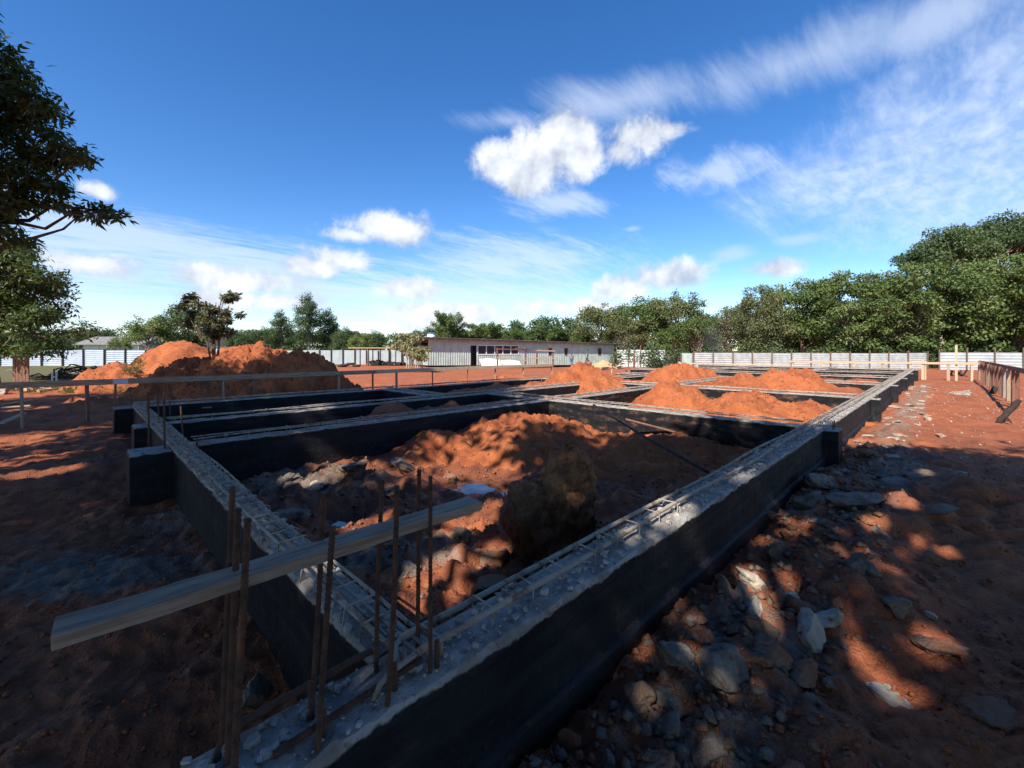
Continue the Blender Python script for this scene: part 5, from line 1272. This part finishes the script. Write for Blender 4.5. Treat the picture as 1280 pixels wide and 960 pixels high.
for px0, py0, py1, sp, d, lab, sd_ in ((513, 460, 418, 13, 38, 'pale frangipani-like shrub tree left of the shed, taller one', 7), (524, 462, 436, 11, 36, 'pale low shrub tree in front of the shed corner', 9)):
    R_ = random.Random(sd_); cl = []
    for k in range(26):
        q = PD(px0 + R_.gauss(0, sp * .6), R_.uniform(py1, py1 + (py0 - py1) * .5), d + R_.uniform(-.7, .7)); cl.append((q.x, q.y, q.z, R_.uniform(.20, .34)))
    b_ = PD(px0, py0, d); st = [(b_ + Vector((dx, 0, -.2)), PD(px0 + dx * 9, py0 - 12, d), PD(px0 + dx * 22, py0 - 24, d), .07) for dx in (-.4, -.15, .1, .35)]
    small_tree('shrub_tree', lab, b_, cl, 1500, .28, .11, 'leaf_pale', 'bark_pale', st, sd_)
# grass tufts on the left
def tufts():
    r = np.random.default_rng(3); cs = []; rs = []
    for k in range(60):
        la = r.uniform(-24, -13); d = r.uniform(17.5, 24); p = W(la, d); cs.append((p.x, p.y, gz(p.x, p.y) + .05)); rs.append((.3, .3, .1))
    q = PD(166, 452, 19.2); 
    for k in range(8): cs.append((q.x + r.normal() * .25, q.y + r.normal() * .25, q.z + r.uniform(-.5, .1))); rs.append((.15, .15, .2))
    me = crown('grass', leaves(cs, rs, 3800, .30, .03, 8, -.9, .1), 'grass'); tag(ob('grass', me), 'dry grass tufts on the left beyond the rail', 'grass', kind='stuff')
tufts()

# the big near trees: the one entering the frame at the left, and those behind the camera that cast the shade, plus some added to block sky light
def near_tree(key, seed, cs, rs, n, ll, lw, base, top, r0, tips, wts=None):
    lv = leaves(cs, rs, n, ll, lw, seed, .45, .15, .2, .18, wts); m = limbs(base, top, r0, tips, seed, .4)
    return crown('crown', lv, 'leaf_near'), m.mesh('trunk', M['bark'], True)
def left_tree():
    r = random.Random(21); la0, d0 = -14.2, 9.6; b = W(la0, d0, 0); cs = []; rs = []
    def add(px, py, s, d): q = PD(px, py, d); cs.append((q.x - b.x, q.y - b.y, q.z)); rs.append((s, s, s * .62))
    for (px, py, s) in ((2, 66, .36), (22, 92, .42), (-12, 100, .5), (12, 125, .55), (44, 122, .38), (62, 140, .34), (35, 150, .50), (0, 165, .60), (66, 172, .30), (88, 188, .34), (102, 196, .24), (72, 200, .36), (45, 195, .45), (20, 215, .5), (52, 226, .40), (30, 245, .34), (70, 235, .3),
                        (8, 252, .42), (84, 258, .22), (105, 264, .24), (128, 262, .26), (146, 268, .22), (120, 272, .18), (66, 254, .2), (-8, 280, .4), (16, 296, .26), (36, 303, .22), (-24, 250, .5), (-25, 200, .6), (-30, 140, .6)):
        add(px, py, s, d0 + r.uniform(-.9, .9))
    nvis = len(cs)
    for k in range(260):                           # the rest of the crown, outside the frame
        a = r.uniform(0, 6.28); e = r.uniform(-.5, 1.0); rr = r.uniform(.55, 1.0); q = Vector((4.6 * rr * math.cos(a) * math.cos(e), 4.6 * rr * math.sin(a) * math.cos(e), 7.4 + 3.6 * rr * math.sin(e)))
        la, d = latd(q.x + b.x, q.y + b.y)
        if d > 0 and (la + 1.0) / d > -1.2: continue
        s = r.uniform(.6, 1.0); cs.append(tuple(q)); rs.append((s, s, s * .6))
    cm, tm = near_tree('left', 22, cs, rs, 92000, .20, .066, (0, 0, -.3), (.3, -.2, 7.6), .34, cs[:nvis] + cs[nvis::3], [r_[0] ** 2.2 * (2.4 if i_ < nvis else 1.0) for i_, r_ in enumerate(rs)])
    t = thing('leaning_tree', 'big dark leafed tree reaching into the frame at the upper left', 'tree', (b.x, b.y, 0)); ob('trunk', tm, t); ob('crown', cm, t); return t
big_left = left_tree()
def mid_left_tree():
    r = random.Random(31); d0 = 22.0; b = W((-10 - 640) / F * d0, d0, 0); cs = []; rs = []
    for k in range(120):
        px = r.gauss(12, 42); py = r.uniform(305, 440)
        lim = 40 + (py - 300) * .75 if py < 400 else 108
        if px > lim: px = lim - r.uniform(0, 30)
        if px < -110: continue
        q = PD(px, py, d0 + r.uniform(-2.5, 2.5)); s = r.uniform(.45, .9); cs.append((q.x - b.x, q.y - b.y, q.z)); rs.append((s, s, s * .6))
    lv = leaves(cs, rs, 26000, .24, .09, 33, .4, .15); m = limbs((0, 0, -.4), (.2, .1, 5.2), .3, cs[:50], 31, .4)
    t = thing('spreading_tree', 'dark spreading tree at the left edge below the big one', 'tree', (b.x, b.y, gz(b.x, b.y))); ob('trunk', m.mesh('trunk', M['bark'], True), t); ob('crown', crown('crown', lv, 'leaf_near'), t)
mid_left_tree()
def shade_tree(key, seed):
    r = random.Random(seed); cs = []; rs = []
    for k in range(110):
        a = r.uniform(0, 6.28); e = r.uniform(-.6, 1.2); rr = r.uniform(.35, 1.0) ** .6
        cs.append((4.6 * rr * math.cos(a) * math.cos(e), 4.6 * rr * math.sin(a) * math.cos(e), 7.6 + 3.0 * rr * math.sin(e))); s = r.uniform(.7, 1.15); rs.append((s, s, s * .6))
    lv = leaves(cs, rs, 31000, .30, .14, seed + 1, .4, .1); m = limbs((0, 0, -.4), (.2, .2, 8.0), .32, cs[:45], seed, .4)
    TREE[key] = (crown('crown', lv, 'leaf_near'), m.mesh('trunk', M['bark'], True), 10.8)
shade_tree('shade_a', 301); shade_tree('shade_b', 311)
GAPS = [(395, 597, .05, .22), (440, 582, .1, .26), (415, 575, .1, .16), (462, 655, 0, .16), (578, 655, 0, .22), (556, 712, -.05, .20), (605, 690, 0, .15), (540, 745, 0, .13), (610, 640, 0, .16), (330, 575, 0, .16),
        (985, 748, .1, .22), (940, 728, .15, .16), (1012, 764, .1, .16), (1105, 862, 0, .03), (912, 846, .1, .04), (1172, 800, .05, .02), (1245, 912, .1, .12),
        (1150, 600, 0, .05), (1118, 640, 0, .11), (1088, 664, 0, .05), (1160, 686, 0, .08), (838, 640, .62, .12), (800, 668, .6, .08), (100, 500, .2, .30), (125, 490, .25, .30), (25, 510, .1, .4), (60, 590, 0, .25)]
gap_p = np.array([tuple(P(a, b, z)) for a, b, z, r in GAPS] + [tuple(PD(266, 392, 17.6)), tuple(PD(262, 408, 17.6))]); gap_r = np.array([g[3] for g in GAPS] + [.8, .6]); sunv = np.array(to_sun)
def open_gaps(t):                                  # breaks in the canopy that let the sun reach the ground in patches
    o = [c for c in t.children if c.name.startswith('crown')][0]; me = o.data; n = len(me.vertices)
    v = np.zeros(n * 3, dtype=np.float32); me.vertices.foreach_get('co', v); v = v.reshape(-1, 4, 3)
    tn = np.zeros(n, dtype=np.float32); me.attributes['tint'].data.foreach_get('value', tn)
    c_, s_ = math.cos(t.rotation_euler[2]), math.sin(t.rotation_euler[2]); q = v.mean(1) * np.array(t.scale)
    q = np.stack([q[:, 0] * c_ - q[:, 1] * s_, q[:, 0] * s_ + q[:, 1] * c_, q[:, 2]], -1) + np.array(t.location)
    keep = np.ones(len(q), dtype=bool)
    for p, r in zip(gap_p, gap_r):
        e = q - p; along = e @ sunv; dist = np.linalg.norm(e - along[:, None] * sunv, axis=1); keep &= dist > r + .10
    if keep.all(): return
    k = int(keep.sum()); o.data = np_mesh('crown', v[keep].reshape(-1, 3), np.arange(k * 4).reshape(k, 4), me.materials[0], False, {'tint': tn.reshape(-1, 4)[keep].ravel()})
open_gaps(big_left)
for i, (la, d, h, w, k) in enumerate(((-8.3, -4.3, 10.5, 1.0, 'shade_a'), (-0.5, -5.0, 11.0, 1.05, 'shade_b'), (5.6, -3.6, 10.0, .95, 'shade_a'), (-9.2, 1.2, 16.0, .80, 'shade_a'), (-19.5, 1.0, 15.0, .9, 'shade_a'), (14.0, -1.5, 8.5, .9, 'shade_b'), (12.0, -8.0, 11.0, 1.1, 'shade_a'), (1.5, -11.5, 12.5, 1.1, 'shade_a'), (-9.0, -11.0, 12.5, 1.1, 'shade_b'), (17.0, -5.0, 12.0, 1.0, 'shade_a'))):  # front ones cast the shade; rear and side ones added to block sky light
    tr_ = place(k, 'shade_tree', 'broad unseen tree behind the photographer, in the group shading the foreground and blocking sky light', 0, 0, d + .5, 'shade trees behind the photographer', w, rz=i * 1.3, base=0.0, lat=la - 1.1, h=h)
    open_gaps(tr_)

# faint smoke rising by the gate
bm = bmesh.new(); bmesh.ops.create_icosphere(bm, subdivisions=4, radius=1.0)
for v in bm.verts:
    t_ = (v.co.z + 1) / 2; n_ = float(noise3(np.array([[v.co.x * 1.7, v.co.y * 1.7, v.co.z * 1.7]]), 4)[0])
    v.co = Vector((v.co.x * (.35 + 1.1 * t_) * (1 + .35 * n_) + .5 * math.sin(t_ * 4), v.co.y * (.5 + 1.0 * t_), v.co.z * 2.9 + 2.6))
me = bpy.data.meshes.new('smoke'); bm.to_mesh(me); bm.free()
ms = bpy.data.materials.new('thin_smoke'); ms.use_nodes = True; nt = ms.node_tree; nt.nodes.clear()
o_ = nt.nodes.new('ShaderNodeOutputMaterial'); pv = nt.nodes.new('ShaderNodeVolumePrincipled'); nt.links.new(pv.outputs[0], o_.inputs['Volume'])
pv.inputs['Color'].default_value = (.85, .88, .92, 1); pv.inputs['Density'].default_value = .035
me.materials.append(ms); c = W((892 - 640) / F * 52.5, 52.5); tag(ob('smoke', me, loc=(c.x, c.y, -.3)), 'thin pale smoke rising behind the sheet gate', 'smoke', kind='stuff')
